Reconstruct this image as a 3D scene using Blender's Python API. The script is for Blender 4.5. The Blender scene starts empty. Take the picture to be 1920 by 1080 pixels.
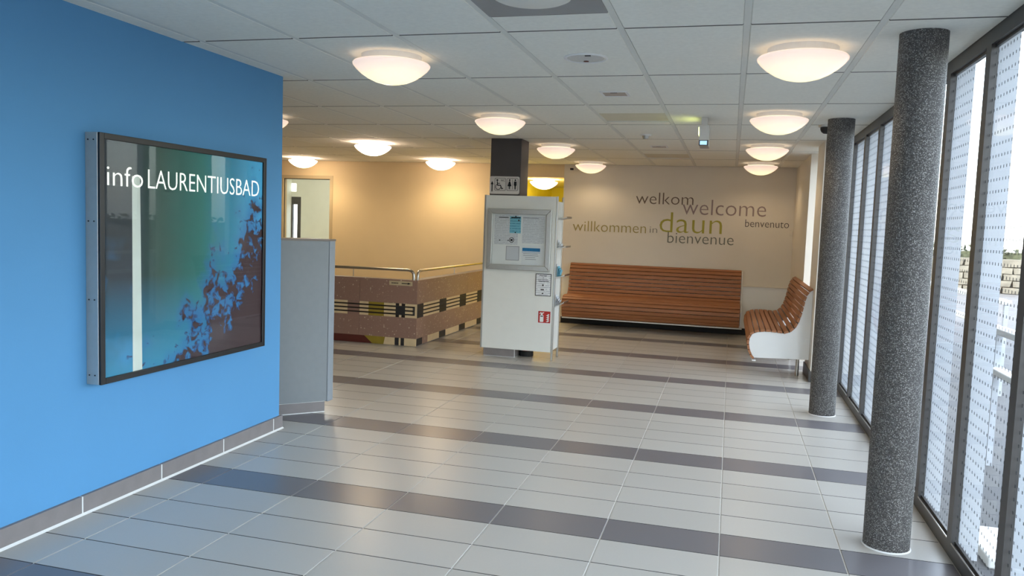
import bpy, math, random
from mathutils import Matrix, Vector
random.seed(4)
C = bpy.context.scene
PI = math.pi

# ------------------------------------------------------------------ camera, sky, sun, exposure
H = 2.633                       # ceiling height
EYE = 1.61
FPX = 1483.4
cam_d = bpy.data.cameras.new('camera')
cam = bpy.data.objects.new('camera', cam_d)
C.collection.objects.link(cam)
C.camera = cam
cam_d.sensor_width = 36.0
cam_d.lens = 36.0 * FPX / 1920.0
cam_d.clip_start = 0.05
cam_d.clip_end = 400
CR = Vector((0.9631, 0.2667, 0.0356)); CU = Vector((-0.0556, 0.0676, 0.9962)); CF = Vector((-0.2633, 0.9614, -0.0799))
cam.matrix_world = Matrix(((CR.x, CU.x, -CF.x, 0), (CR.y, CU.y, -CF.y, 0), (CR.z, CU.z, -CF.z, EYE), (0, 0, 0, 1)))

w = bpy.data.worlds.new('sky'); C.world = w
w.use_nodes = True
wn = w.node_tree.nodes; wl = w.node_tree.links
bg = wn['Background']
sky = wn.new('ShaderNodeTexSky'); sky.sky_type = 'NISHITA'
sky.sun_disc = False
sky.sun_elevation = math.radians(32); sky.sun_rotation = math.radians(250)
sky.air_density = 1.0; sky.dust_density = 3.0; sky.ozone_density = 1.0
hz = wn.new('ShaderNodeMix'); hz.data_type = 'RGBA'; hz.inputs[0].default_value = 0.82       # thin bright overcast over the clear sky
hz.inputs[7].default_value = (0.78, 0.78, 0.77, 1)
wl.new(sky.outputs[0], hz.inputs[6]); wl.new(hz.outputs[2], bg.inputs[0])
bg.inputs[1].default_value = 5.2

sd = bpy.data.lights.new('sun', 'SUN'); sun = bpy.data.objects.new('sun', sd); C.collection.objects.link(sun)
sd.energy = 5.0; sd.angle = 0.01; sd.color = (1, 0.93, 0.82)
sun.rotation_euler = Vector((0.75, 0.35, -0.62)).to_track_quat('-Z', 'Y').to_euler()

C.view_settings.view_transform = 'Standard'
C.view_settings.look = 'None'
C.view_settings.exposure = 0.18
C.view_settings.gamma = 1.0
C.view_settings.use_curve_mapping = False
C.cycles.max_bounces = 10
C.cycles.diffuse_bounces = 6
C.cycles.glossy_bounces = 4
C.cycles.transparent_max_bounces = 16
C.cycles.caustics_reflective = False
C.cycles.caustics_refractive = False
C.cycles.sample_clamp_indirect = 8

WARM_ON, SOFT_ON = 18.0, 1.0     # radiance of the brighter and of the softer lamp bowls

# ------------------------------------------------------------------ materials
def lin(c):
    return tuple(((v / 255) / 12.92 if v / 255 <= 0.04045 else ((v / 255 + 0.055) / 1.055) ** 2.4) for v in c) + (1.0,)

def newmat(name):
    m = bpy.data.materials.new(name); m.use_nodes = True
    nt = m.node_tree
    return m, nt.nodes, nt.links, nt.nodes['Principled BSDF']

def node(ns, kind, **kw):
    n = ns.new(kind)
    for k, v in kw.items():
        setattr(n, k, v)
    return n

def math_(ns, ls, op, a, b=None):
    n = ns.new('ShaderNodeMath'); n.operation = op
    for i, v in enumerate((a, b)):
        if v is None: continue
        if isinstance(v, (int, float)): n.inputs[i].default_value = v
        else: ls.new(v, n.inputs[i])
    return n.outputs[0]

def ramp(ns, ls, fac, stops):
    n = ns.new('ShaderNodeValToRGB')
    e = n.color_ramp.elements
    while len(e) < len(stops): e.new(0.5)
    for i, (p, c) in enumerate(stops):
        e[i].position = p; e[i].color = c
    ls.new(fac, n.inputs[0])
    return n.outputs[0]

def mixc(ns, ls, fac, a, b):
    n = ns.new('ShaderNodeMix'); n.data_type = 'RGBA'
    for s, v in ((0, fac), (6, a), (7, b)):
        if isinstance(v, (int, float, tuple)): n.inputs[s].default_value = v
        else: ls.new(v, n.inputs[s])
    return n.outputs[2]

def pm(name, rgb, rough=0.5, metal=0.0, spec=0.5, var=0.06, scale=6.0, bump=0.0, bscale=200.0):
    """plain painted / coated surface with slight tonal grain"""
    m, ns, ls, p = newmat(name)
    tc = node(ns, 'ShaderNodeTexCoord')
    nz = node(ns, 'ShaderNodeTexNoise'); nz.inputs['Scale'].default_value = scale; nz.inputs['Detail'].default_value = 4
    ls.new(tc.outputs['Object'], nz.inputs['Vector'])
    c = lin(rgb)
    a = tuple(v * (1 - var) for v in c[:3]) + (1,); b = tuple(min(1, v * (1 + var)) for v in c[:3]) + (1,)
    ls.new(ramp(ns, ls, nz.outputs[0], [(0.3, a), (0.7, b)]), p.inputs['Base Color'])
    p.inputs['Roughness'].default_value = rough; p.inputs['Metallic'].default_value = metal
    p.inputs['Specular IOR Level'].default_value = spec
    if bump:
        n2 = node(ns, 'ShaderNodeTexNoise'); n2.inputs['Scale'].default_value = bscale
        ls.new(tc.outputs['Object'], n2.inputs['Vector'])
        bp = node(ns, 'ShaderNodeBump'); bp.inputs['Strength'].default_value = bump; bp.inputs['Distance'].default_value = 0.002
        ls.new(n2.outputs[0], bp.inputs['Height']); ls.new(bp.outputs[0], p.inputs['Normal'])
    return m

M = {}
M['blue'] = pm('blue_paint', (90, 150, 198), 0.62, spec=0.3, var=0.02, scale=1.5, bump=0.15, bscale=260)
M['white_wall'] = pm('white_plaster', (226, 219, 206), 0.75, spec=0.25, var=0.02, scale=2, bump=0.12, bscale=240)
M['cream_wall'] = pm('cream_plaster', (228, 207, 168), 0.75, spec=0.25, var=0.02, scale=2, bump=0.12, bscale=240)
M['yellow'] = pm('yellow_paint', (250, 243, 112), 0.7, spec=0.25, var=0.03)
M['pale_room'] = pm('pale_green_white_paint', (226, 229, 218), 0.7, spec=0.2, var=0.02)
M['ceil_tile'] = pm('mineral_ceiling_tile', (240, 239, 229), 0.85, spec=0.15, var=0.03, scale=40, bump=0.35, bscale=420)
M['ceil_rail'] = pm('ceiling_rail_paint', (224, 224, 216), 0.6, spec=0.25, var=0.02)
M['ctile_joint_shade'] = pm('ceiling_joint_shade', (112, 110, 104), 0.9, spec=0.1)  # shadow gap between ceiling tiles, painted dark onto their front and back edges
M['ceil_back'] = pm('ceiling_void', (60, 60, 60), 0.9, spec=0.1)
M['grout'] = pm('pale_grout', (206, 202, 194), 0.85, spec=0.2, var=0.08, scale=30)
M['silicone'] = pm('white_sealant', (226, 226, 224), 0.5, var=0.02)
M['skirting'] = pm('skirting_tile', (128, 121, 120), 0.5, var=0.05, scale=14)
M['anthracite'] = pm('anthracite_aluminium', (70, 68, 67), 0.42, metal=0.0, spec=0.5, var=0.05, scale=12)
M['steel'] = pm('brushed_steel', (190, 186, 178), 0.28, metal=1.0, var=0.05, scale=60)
M['alu'] = pm('satin_aluminium', (186, 186, 182), 0.38, metal=0.75, var=0.03, scale=30)
M['fin'] = pm('pale_grey_reveal', (188, 193, 200), 0.6, var=0.03)
M['desk'] = pm('grey_laminate', (128, 132, 135), 0.45, var=0.025, scale=20, bump=0.08)
M['desk_top'] = pm('desk_top_laminate', (120, 108, 98), 0.4, var=0.05)
M['desk_side'] = pm('pale_grey_laminate', (142, 148, 154), 0.45, var=0.025, scale=20)
M['gap'] = pm('shadow_joint_black', (22, 22, 23), 0.7, var=0.1)
M['board'] = pm('white_grey_panel', (228, 228, 222), 0.4, var=0.015, scale=8)
M['pillar'] = pm('dark_grey_pillar_paint', (74, 70, 70), 0.6, var=0.04)
M['white'] = pm('white_lacquer', (232, 233, 232), 0.35, var=0.01)
M['paper'] = pm('paper_white', (226, 228, 230), 0.8, spec=0.2, var=0.02)
M['paper_grey'] = pm('paper_grey', (206, 208, 214), 0.8, spec=0.2, var=0.03)
M['paper_blue'] = pm('paper_light_blue', (120, 186, 208), 0.8, spec=0.2, var=0.03)
M['ink'] = pm('ink_black', (34, 34, 38), 0.7, spec=0.2, var=0.05)
M['ink_grey'] = pm('ink_grey', (150, 152, 158), 0.8, spec=0.2, var=0.05)
M['ink_blue'] = pm('ink_blue', (52, 124, 176), 0.8, spec=0.2, var=0.2, scale=60)
M['red'] = pm('red_print', (176, 34, 28), 0.5, var=0.03)
M['red_gloss'] = pm('red_lacquer', (178, 26, 22), 0.25, var=0.03)
M['rubber'] = pm('black_rubber', (24, 24, 24), 0.6, var=0.1)
M['black'] = pm('black_frame_paint', (18, 19, 21), 0.35, var=0.1)
M['cream_tile'] = pm('cream_mosaic', (220, 196, 156), 0.4, var=0.05, scale=12)
M['dark_tile'] = pm('slate_mosaic', (40, 39, 41), 0.6, var=0.12, scale=20)
M['black_tile'] = pm('black_mosaic_bar', (34, 24, 18), 0.6, var=0.12, scale=20)
M['olive_tile'] = pm('olive_mosaic', (150, 128, 44), 0.4, var=0.06, scale=14)
M['mauve_tile'] = pm('mauve_mosaic', (148, 116, 104), 0.4, var=0.06, scale=14)
M['maroon_tile'] = pm('maroon_mosaic', (92, 40, 34), 0.4, var=0.08, scale=14)
M['olive_txt'] = pm('lettering_olive', (160, 146, 84), 0.6, var=0.03)
M['green_txt'] = pm('lettering_green', (168, 160, 62), 0.6, var=0.03)
M['brown_txt'] = pm('lettering_brown', (112, 96, 82), 0.6, var=0.03)
M['mauve_txt'] = pm('lettering_mauve', (150, 132, 130), 0.6, var=0.03)
M['grey_txt'] = pm('lettering_grey', (132, 128, 112), 0.6, var=0.03)
M['sage_txt'] = pm('lettering_sage', (112, 114, 100), 0.6, var=0.03)
M['dark_txt'] = pm('lettering_dark', (72, 62, 58), 0.6, var=0.03)
M['beige_panel'] = pm('beige_vent_panel', (214, 207, 186), 0.7, var=0.03)
M['grille'] = pm('taupe_grille', (182, 168, 156), 0.6, var=0.06, scale=60)
M['dull_metal'] = pm('dull_grey_metal', (146, 148, 148), 0.5, var=0.04, scale=10)
M['speaker'] = pm('speaker_grille', (204, 203, 198), 0.6, var=0.05, scale=80)
M['frame_beige'] = pm('beige_window_frame', (196, 178, 144), 0.55, var=0.03)
M['paving'] = pm('grey_paving', (84, 85, 87), 0.8, var=0.1, scale=1.4, bump=0.3, bscale=60)
M['kerb'] = pm('white_stone', (224, 224, 220), 0.7, var=0.04)
M['stone_a'] = pm('field_stone', (106, 104, 96), 0.9, var=0.25, scale=5, bump=0.6, bscale=20)
M['hedge'] = pm('hedge_leaves', (64, 70, 52), 0.9, var=0.45, scale=9, bump=0.8, bscale=30)
M['tan_roof'] = pm('tan_roof_tiles', (176, 150, 116), 0.8, var=0.12, scale=3)
M['house'] = pm('white_render', (236, 232, 222), 0.8, var=0.03)
M['window_dark'] = pm('dark_window_glass', (60, 64, 66), 0.2, var=0.1)

def tile_mat(name, rgb, rough):
    """glazed stoneware: tone changes from tile to tile"""
    m, ns, ls, p = newmat(name)
    oi = node(ns, 'ShaderNodeObjectInfo'); tc = node(ns, 'ShaderNodeTexCoord')
    nz = node(ns, 'ShaderNodeTexNoise'); nz.inputs['Scale'].default_value = 90; nz.inputs['Detail'].default_value = 3
    ls.new(tc.outputs['Object'], nz.inputs['Vector'])
    s = math_(ns, ls, 'ADD', math_(ns, ls, 'MULTIPLY', oi.outputs['Random'], 0.6), math_(ns, ls, 'MULTIPLY', nz.outputs[0], 0.4))
    c = lin(rgb)
    a = tuple(v * 0.93 for v in c[:3]) + (1,); b = tuple(min(1, v * 1.05) for v in c[:3]) + (1,)
    ls.new(ramp(ns, ls, s, [(0.1, a), (0.9, b)]), p.inputs['Base Color'])
    p.inputs['Roughness'].default_value = rough; p.inputs['Specular IOR Level'].default_value = 0.55
    return m
M['floor_light'] = tile_mat('light_grey_floor_tile', (186, 183, 176), 0.30)
M['floor_dark'] = tile_mat('dark_grey_floor_tile', (112, 110, 114), 0.28)
M['tile_joint_shade'] = pm('floor_joint_shade', (70, 68, 66), 0.8, spec=0.2)  # shade of the cross joints, put into the colour of the tile edges

def aggregate(name, base, chips, scale, rough, thr, bump):
    """stone chips set in a binder"""
    m, ns, ls, p = newmat(name)
    tc = node(ns, 'ShaderNodeTexCoord')
    v = node(ns, 'ShaderNodeTexVoronoi'); v.inputs['Scale'].default_value = scale
    ls.new(tc.outputs['Object'], v.inputs['Vector'])
    sep = node(ns, 'ShaderNodeSeparateColor'); ls.new(v.outputs['Color'], sep.inputs[0])
    col = ramp(ns, ls, sep.outputs[0], chips)
    d = math_(ns, ls, 'LESS_THAN', v.outputs['Distance'], thr)
    ls.new(mixc(ns, ls, d, lin(base), col), p.inputs['Base Color'])
    p.inputs['Roughness'].default_value = rough
    bp = node(ns, 'ShaderNodeBump'); bp.inputs['Strength'].default_value = bump; bp.inputs['Distance'].default_value = 0.004; bp.invert = True
    ls.new(v.outputs['Distance'], bp.inputs['Height']); ls.new(bp.outputs[0], p.inputs['Normal'])
    return m
M['aggregate'] = aggregate('exposed_aggregate_concrete', (70, 68, 66),
    [(0.0, lin((58, 56, 55))), (0.4, lin((88, 86, 84))), (0.75, lin((124, 122, 119))), (1.0, lin((164, 163, 160)))], 205, 0.6, 0.55, 0.8)
M['terrazzo'] = aggregate('brown_terrazzo', (150, 118, 104),
    [(0.0, lin((146, 114, 100))), (0.78, lin((158, 126, 112))), (0.92, lin((176, 150, 130))), (1.0, lin((214, 194, 172)))], 40, 0.35, 0.34, 0.0)

def wood(name, a, b, axis):
    m, ns, ls, p = newmat(name)
    tc = node(ns, 'ShaderNodeTexCoord'); oi = node(ns, 'ShaderNodeObjectInfo')
    mp = node(ns, 'ShaderNodeMapping'); mp.inputs['Scale'].default_value = (1.2, 34, 34)
    ls.new(tc.outputs['Object'], mp.inputs['Vector'])
    off = node(ns, 'ShaderNodeCombineXYZ'); ls.new(math_(ns, ls, 'MULTIPLY', oi.outputs['Random'], 40), off.inputs[0])
    ad = node(ns, 'ShaderNodeVectorMath'); ad.operation = 'ADD'
    ls.new(mp.outputs[0], ad.inputs[0]); ls.new(off.outputs[0], ad.inputs[1])
    nz = node(ns, 'ShaderNodeTexNoise'); nz.inputs['Scale'].default_value = 1.6; nz.inputs['Detail'].default_value = 5
    ls.new(ad.outputs[0], nz.inputs['Vector'])
    f = math_(ns, ls, 'ADD', math_(ns, ls, 'MULTIPLY', nz.outputs[0], 0.75), math_(ns, ls, 'MULTIPLY', oi.outputs['Random'], 0.25))
    ls.new(ramp(ns, ls, f, [(0.25, lin(a)), (0.75, lin(b))]), p.inputs['Base Color'])
    p.inputs['Roughness'].default_value = 0.55
    return m
M['wood'] = wood('oiled_hardwood', (150, 98, 62), (168, 112, 74), 0)

def emit(name, rgb, strength):
    m, ns, ls, p = newmat(name)
    p.inputs['Base Color'].default_value = lin(rgb); p.inputs['Emission Color'].default_value = lin(rgb)
    p.inputs['Emission Strength'].default_value = strength; p.inputs['Roughness'].default_value = 0.3
    return m

def bowl_mat(name, strength):
    """opal glass bowl lit from inside: brightest under the bulb, softer at the rim"""
    m, ns, ls, p = newmat(name)
    tc = node(ns, 'ShaderNodeTexCoord'); sp = node(ns, 'ShaderNodeSeparateXYZ')
    ls.new(tc.outputs['Object'], sp.inputs[0])
    r2 = math_(ns, ls, 'SQRT', math_(ns, ls, 'ADD', math_(ns, ls, 'POWER', sp.outputs[0], 2.0), math_(ns, ls, 'POWER', sp.outputs[1], 2.0)))
    t = math_(ns, ls, 'DIVIDE', r2, 0.245)
    col = ramp(ns, ls, t, [(0.0, (1.0, 0.85, 0.48, 1)), (0.45, (1.0, 0.85, 0.48, 1)), (0.8, (0.80, 0.60, 0.44, 1)), (1.0, (0.62, 0.45, 0.37, 1))])
    ls.new(col, p.inputs['Emission Color'])
    p.inputs['Emission Strength'].default_value = strength
    p.inputs['Base Color'].default_value = (0.8, 0.78, 0.74, 1); p.inputs['Roughness'].default_value = 0.2
    return m
M['bowl_soft'] = bowl_mat('opal_bowl_soft', SOFT_ON)
M['bowl_warm'] = bowl_mat('opal_bowl_bright', WARM_ON)
M['exit_glow'] = emit('lit_pale_green_sign', (214, 226, 128), 9.0)
M['screen'] = emit('lit_blue_white_screen', (170, 214, 240), 0.9)
M['letter_lit'] = emit('backlit_white_letters', (240, 240, 232), 0.75)

def glass_mat(name, tint, dots=False, ior=1.45):
    m, ns, ls, p = newmat(name)
    ns.remove(p)
    out = ns['Material Output']
    tr = node(ns, 'ShaderNodeBsdfTransparent'); tr.inputs[0].default_value = tint
    gl = node(ns, 'ShaderNodeBsdfGlossy'); gl.inputs['Roughness'].default_value = 0.015
    lw = node(ns, 'ShaderNodeLayerWeight')
    f0 = ((ior - 1) / (ior + 1)) ** 2
    fac = math_(ns, ls, 'ADD', math_(ns, ls, 'MULTIPLY', math_(ns, ls, 'POWER', lw.outputs['Facing'], 5.0), 0.5 - f0), f0)
    mx = node(ns, 'ShaderNodeMixShader')
    ls.new(fac, mx.inputs[0]); ls.new(tr.outputs[0], mx.inputs[1]); ls.new(gl.outputs[0], mx.inputs[2])
    res = mx.outputs[0]
    if dots:       # printed dot screen on the pane
        tc = node(ns, 'ShaderNodeTexCoord'); sp = node(ns, 'ShaderNodeSeparateXYZ')
        ls.new(tc.outputs['Object'], sp.inputs[0])
        fy = math_(ns, ls, 'FRACT', math_(ns, ls, 'DIVIDE', math_(ns, ls, 'ADD', sp.outputs[1], 10.0), 0.042))
        fz = math_(ns, ls, 'FRACT', math_(ns, ls, 'DIVIDE', math_(ns, ls, 'ADD', sp.outputs[2], 10.0), 0.056))
        dy = math_(ns, ls, 'LESS_THAN', math_(ns, ls, 'ABSOLUTE', math_(ns, ls, 'SUBTRACT', fy, 0.5)), 0.14)
        dz = math_(ns, ls, 'LESS_THAN', math_(ns, ls, 'ABSOLUTE', math_(ns, ls, 'SUBTRACT', fz, 0.5)), 0.12)
        k = math_(ns, ls, 'MULTIPLY', math_(ns, ls, 'MULTIPLY', dy, dz), math_(ns, ls, 'LESS_THAN', sp.outputs[0], -0.002))
        df = node(ns, 'ShaderNodeBsdfDiffuse'); df.inputs[0].default_value = lin((96, 98, 102))
        m2 = node(ns, 'ShaderNodeMixShader')
        ls.new(math_(ns, ls, 'MULTIPLY', k, 0.75), m2.inputs[0]); ls.new(res, m2.inputs[1]); ls.new(df.outputs[0], m2.inputs[2])
        res = m2.outputs[0]
    ls.new(res, out.inputs[0])
    return m
M['pane'] = glass_mat('dotted_window_glass', (0.93, 0.95, 0.95, 1), True, 1.3)
M['glass'] = glass_mat('clear_glass', (0.96, 0.97, 0.97, 1), False, 1.24)
M['case_glass'] = glass_mat('case_glass', (0.97, 0.98, 0.98, 1), False, 1.2)

def poster_mat():
    """underwater print: green to blue water, dark brown bubbles at the lower right"""
    m, ns, ls, p = newmat('underwater_print')
    tc = node(ns, 'ShaderNodeTexCoord'); sp = node(ns, 'ShaderNodeSeparateXYZ')
    ls.new(tc.outputs['Object'], sp.inputs[0])
    u = math_(ns, ls, 'DIVIDE', sp.outputs[1], 1.46); v = math_(ns, ls, 'DIVIDE', sp.outputs[2], 1.26)
    base = ramp(ns, ls, u, [(0.0, lin((16, 28, 38))), (0.14, lin((22, 34, 42))), (0.3, lin((22, 62, 52))), (0.55, lin((24, 98, 92))), (0.78, lin((28, 118, 148))), (1.0, lin((66, 160, 206)))])
    low = ramp(ns, ls, v, [(0.0, (1, 1, 1, 1)), (0.42, (0, 0, 0, 1))])
    c1 = mixc(ns, ls, math_(ns, ls, 'MULTIPLY', low, 0.75), base, lin((44, 138, 176)))
    def noise(scale, det, dist=0.0):
        n = node(ns, 'ShaderNodeTexNoise'); n.inputs['Scale'].default_value = scale; n.inputs['Detail'].default_value = det
        n.inputs['Distortion'].default_value = dist
        ls.new(tc.outputs['Object'], n.inputs['Vector']); return n.outputs[0]
    # blue glow at the left edge
    lg = math_(ns, ls, 'MULTIPLY', ramp(ns, ls, u, [(0.0, (1, 1, 1, 1)), (0.2, (0, 0, 0, 1))]), ramp(ns, ls, noise(4.5, 2), [(0.48, (0, 0, 0, 1)), (0.66, (1, 1, 1, 1))]))
    lg = math_(ns, ls, 'MULTIPLY', lg, ramp(ns, ls, v, [(0.35, (1, 1, 1, 1)), (0.6, (0, 0, 0, 1))]))
    c1 = mixc(ns, ls, lg, c1, lin((46, 132, 186)))
    s = math_(ns, ls, 'SUBTRACT', math_(ns, ls, 'MULTIPLY', u, 1.25), v)
    s1 = math_(ns, ls, 'ADD', s, math_(ns, ls, 'MULTIPLY', math_(ns, ls, 'SUBTRACT', noise(5, 3), 0.5), 1.1))
    s2 = math_(ns, ls, 'ADD', s1, math_(ns, ls, 'MULTIPLY', math_(ns, ls, 'SUBTRACT', noise(17, 3, 0.6), 0.5), 1.5))
    viol = ramp(ns, ls, s1, [(0.28, (0, 0, 0, 1)), (0.55, (1, 1, 1, 1))])
    c2 = mixc(ns, ls, math_(ns, ls, 'MULTIPLY', viol, 0.7), c1, lin((30, 92, 150)))
    spk = ramp(ns, ls, s2, [(0.50, (0, 0, 0, 1)), (0.56, (1, 1, 1, 1))])
    c3 = mixc(ns, ls, math_(ns, ls, 'MULTIPLY', spk, 0.75), c2, lin((30, 48, 92)))
    dk = ramp(ns, ls, s2, [(0.60, (0, 0, 0, 1)), (0.64, (1, 1, 1, 1))])
    c4 = mixc(ns, ls, dk, c3, lin((52, 34, 38)))
    ls.new(c4, p.inputs['Base Color']); ls.new(c4, p.inputs['Emission Color'])
    p.inputs['Emission Strength'].default_value = 0.3
    p.inputs['Roughness'].default_value = 0.5
    return m
M['poster'] = poster_mat()

def lines_mat(name, paper, ink, pitch, duty):
    """sheet of small print: rows of text too small to read"""
    m, ns, ls, p = newmat(name)
    tc = node(ns, 'ShaderNodeTexCoord'); sp = node(ns, 'ShaderNodeSeparateXYZ')
    ls.new(tc.outputs['Object'], sp.inputs[0])
    fz = math_(ns, ls, 'FRACT', math_(ns, ls, 'DIVIDE', math_(ns, ls, 'ADD', sp.outputs[2], 10.0), pitch))
    row = math_(ns, ls, 'LESS_THAN', fz, duty)
    nz = node(ns, 'ShaderNodeTexNoise'); nz.inputs['Scale'].default_value = 55
    ls.new(tc.outputs['Object'], nz.inputs['Vector'])
    k = math_(ns, ls, 'MULTIPLY', row, math_(ns, ls, 'GREATER_THAN', nz.outputs[0], 0.44))
    ls.new(mixc(ns, ls, k, lin(paper), lin(ink)), p.inputs['Base Color'])
    p.inputs['Roughness'].default_value = 0.8
    return m
M['print'] = lines_mat('small_print_sheet', (216, 218, 222), (188, 190, 196), 0.02, 0.4)
M['print_dark'] = lines_mat('small_print_notice', (230, 231, 232), (176, 178, 184), 0.022, 0.35)
M['print_blue'] = lines_mat('small_print_blue_sheet', (124, 190, 210), (76, 140, 168), 0.03, 0.3)

# ------------------------------------------------------------------ mesh helpers
class MB:
    def __init__(s): s.v = []; s.f = []
    def add(s, vs, fs):
        n = len(s.v); s.v += [tuple(v) for v in vs]; s.f += [tuple(i + n for i in f) for f in fs]; return s
    def box(s, x0, x1, y0, y1, z0, z1):
        return s.add([(x0, y0, z0), (x1, y0, z0), (x1, y1, z0), (x0, y1, z0), (x0, y0, z1), (x1, y0, z1), (x1, y1, z1), (x0, y1, z1)],
                     [(3, 2, 1, 0), (4, 5, 6, 7), (0, 1, 5, 4), (1, 2, 6, 5), (2, 3, 7, 6), (3, 0, 4, 7)])
    def prism(s, poly, a0, a1, axis):
        """polygon in the two other axes, extruded along axis"""
        def P(p, a):
            return {'x': (a, p[0], p[1]), 'y': (p[0], a, p[1]), 'z': (p[0], p[1], a)}[axis]
        n = len(poly); ar = sum(poly[i][0] * poly[(i + 1) % n][1] - poly[(i + 1) % n][0] * poly[i][1] for i in range(n))
        if (ar < 0) != (axis == 'y'): poly = poly[::-1]
        vs = [P(p, a0) for p in poly] + [P(p, a1) for p in poly]
        fs = [tuple(range(n))[::-1], tuple(range(n, 2 * n))] + [(i, (i + 1) % n, n + (i + 1) % n, n + i) for i in range(n)]
        return s.add(vs, fs)
    def lathe(s, prof, c=(0, 0, 0), n=32, cap=False):
        vs = []; fs = []
        m = len(prof)
        for i in range(n):
            a = 2 * PI * i / n
            for r, z in prof: vs.append((c[0] + r * math.cos(a), c[1] + r * math.sin(a), c[2] + z))
        for i in range(n):
            j = (i + 1) % n
            for k in range(m - 1): fs.append((i * m + k, j * m + k, j * m + k + 1, i * m + k + 1))
        if cap:
            fs.append(tuple(i * m for i in range(n))[::-1]); fs.append(tuple(i * m + m - 1 for i in range(n)))
        return s.add(vs, fs)
    def tube(s, pts, r, n=10):
        pts = [Vector(p) for p in pts]; vs = []; fs = []
        m = len(pts); up = None
        for i, p in enumerate(pts):
            t = (pts[min(i + 1, m - 1)] - pts[max(i - 1, 0)]).normalized()
            if up is None: up = t.orthogonal().normalized()
            u = (up - t * up.dot(t)).normalized(); up = u; q = t.cross(u)
            for k in range(n):
                a = 2 * PI * k / n; vs.append(p + u * (r * math.cos(a)) + q * (r * math.sin(a)))
        for i in range(m - 1):
            for k in range(n):
                k2 = (k + 1) % n; fs.append((i * n + k, i * n + k2, (i + 1) * n + k2, (i + 1) * n + k))
        fs.append(tuple(range(n))[::-1]); fs.append(tuple(range((m - 1) * n, m * n)))
        return s.add(vs, fs)
    def mesh(s, name, off=(0, 0, 0)):
        me = bpy.data.meshes.new(name)
        me.from_pydata([(v[0] - off[0], v[1] - off[1], v[2] - off[2]) for v in s.v], [], s.f)
        return me

OFF = {}
def link(name, me, parent=None, loc=(0, 0, 0)):
    o = bpy.data.objects.new(name, me); C.collection.objects.link(o)
    o.location = loc
    if parent is not None: o.parent = parent
    return o
def tag(o, label=None, cat=None, group=None, kind=None):
    if label: o['label'] = label
    if cat: o['category'] = cat
    if group: o['group'] = group
    if kind: o['kind'] = kind
    return o
def obj(name, mb, mat, parent=None, at=None, smooth=False, bevel=0.0):
    """mb in world coordinates. Parts take their parent's base as origin; top-level meshes take 'at'."""
    base = OFF[parent.name] if parent is not None else Vector(at if at is not None else (0, 0, 0))
    me = mb.mesh(name, base)
    if mat is not None: me.materials.append(mat)
    if smooth:
        me.shade_smooth()
    o = link(name, me, parent, (0, 0, 0) if parent is not None else base)
    OFF[o.name] = base
    if smooth:
        try: me.set_sharp_from_angle(angle=math.radians(40))
        except Exception: pass
    if bevel:
        b = o.modifiers.new('bevel', 'BEVEL'); b.width = bevel; b.segments = 2; b.limit_method = 'ANGLE'
    return o
def thing(name, at, label=None, cat=None, group=None, kind=None):
    o = link(name, None, None, at); o.empty_display_size = 0.1
    OFF[o.name] = Vector(at)
    return tag(o, label, cat, group, kind)
def struct(name, mb, mat, parent=None, **k):
    o = obj(name, mb, mat, parent, **k)
    if parent is None: o['kind'] = 'structure'
    return o
def inst(name, me, parent, pos):
    """shared-mesh piece placed at world position pos"""
    o = link(name, me, parent, Vector(pos) - OFF[parent.name]); OFF[o.name] = Vector(pos)
    return o
def bx(*a): return MB().box(*a)

def text_mb(body, x0, x1, h, plane, depth=0.003, thin=0.011):
    """letters fitted to a width and a height; plane maps (u,v,w)->world"""
    cu = bpy.data.curves.new('t', 'FONT'); cu.body = body; cu.size = 1; cu.extrude = 0.5; cu.resolution_u = 3; cu.offset = -thin
    o = bpy.data.objects.new('t', cu); C.collection.objects.link(o)
    dg = bpy.context.evaluated_depsgraph_get(); dg.update()
    me = o.evaluated_get(dg).to_mesh()
    vs = [v.co.copy() for v in me.vertices]; fs = [tuple(p.vertices) for p in me.polygons]
    o.evaluated_get(dg).to_mesh_clear()
    bpy.data.objects.remove(o); bpy.data.curves.remove(cu)
    a = min(v.x for v in vs); b = max(v.x for v in vs); t = max(v.y for v in vs)
    mb = MB()
    mb.add([plane(x0 + (v.x - a) / (b - a) * (x1 - x0), v.y / t * h, (v.z + 0.5) * depth) for v in vs], fs)
    return mb

# ------------------------------------------------------------------ projection, to tell which tiles the picture shows
def pix(x, y, z):
    d = Vector((x, y, z - EYE)); q = d.dot(CF)
    if q < 0.1: return None
    return 960 + FPX * d.dot(CR) / q, 540 - FPX * d.dot(CU) / q
def in_view(pts, m=30):
    for p in pts:
        q = pix(*p)
        if q and -m < q[0] < 1920 + m and -m < q[1] < 1080 + m: return True
    return False

WL, WR = -3.24, 1.16             # blue wall face, window frame face
XF = -10.0                       # far left wall
YB = 13.0                        # back wall face
YE = 5.25                        # end of the blue wall
SK = 0.1                         # skirting height

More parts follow.
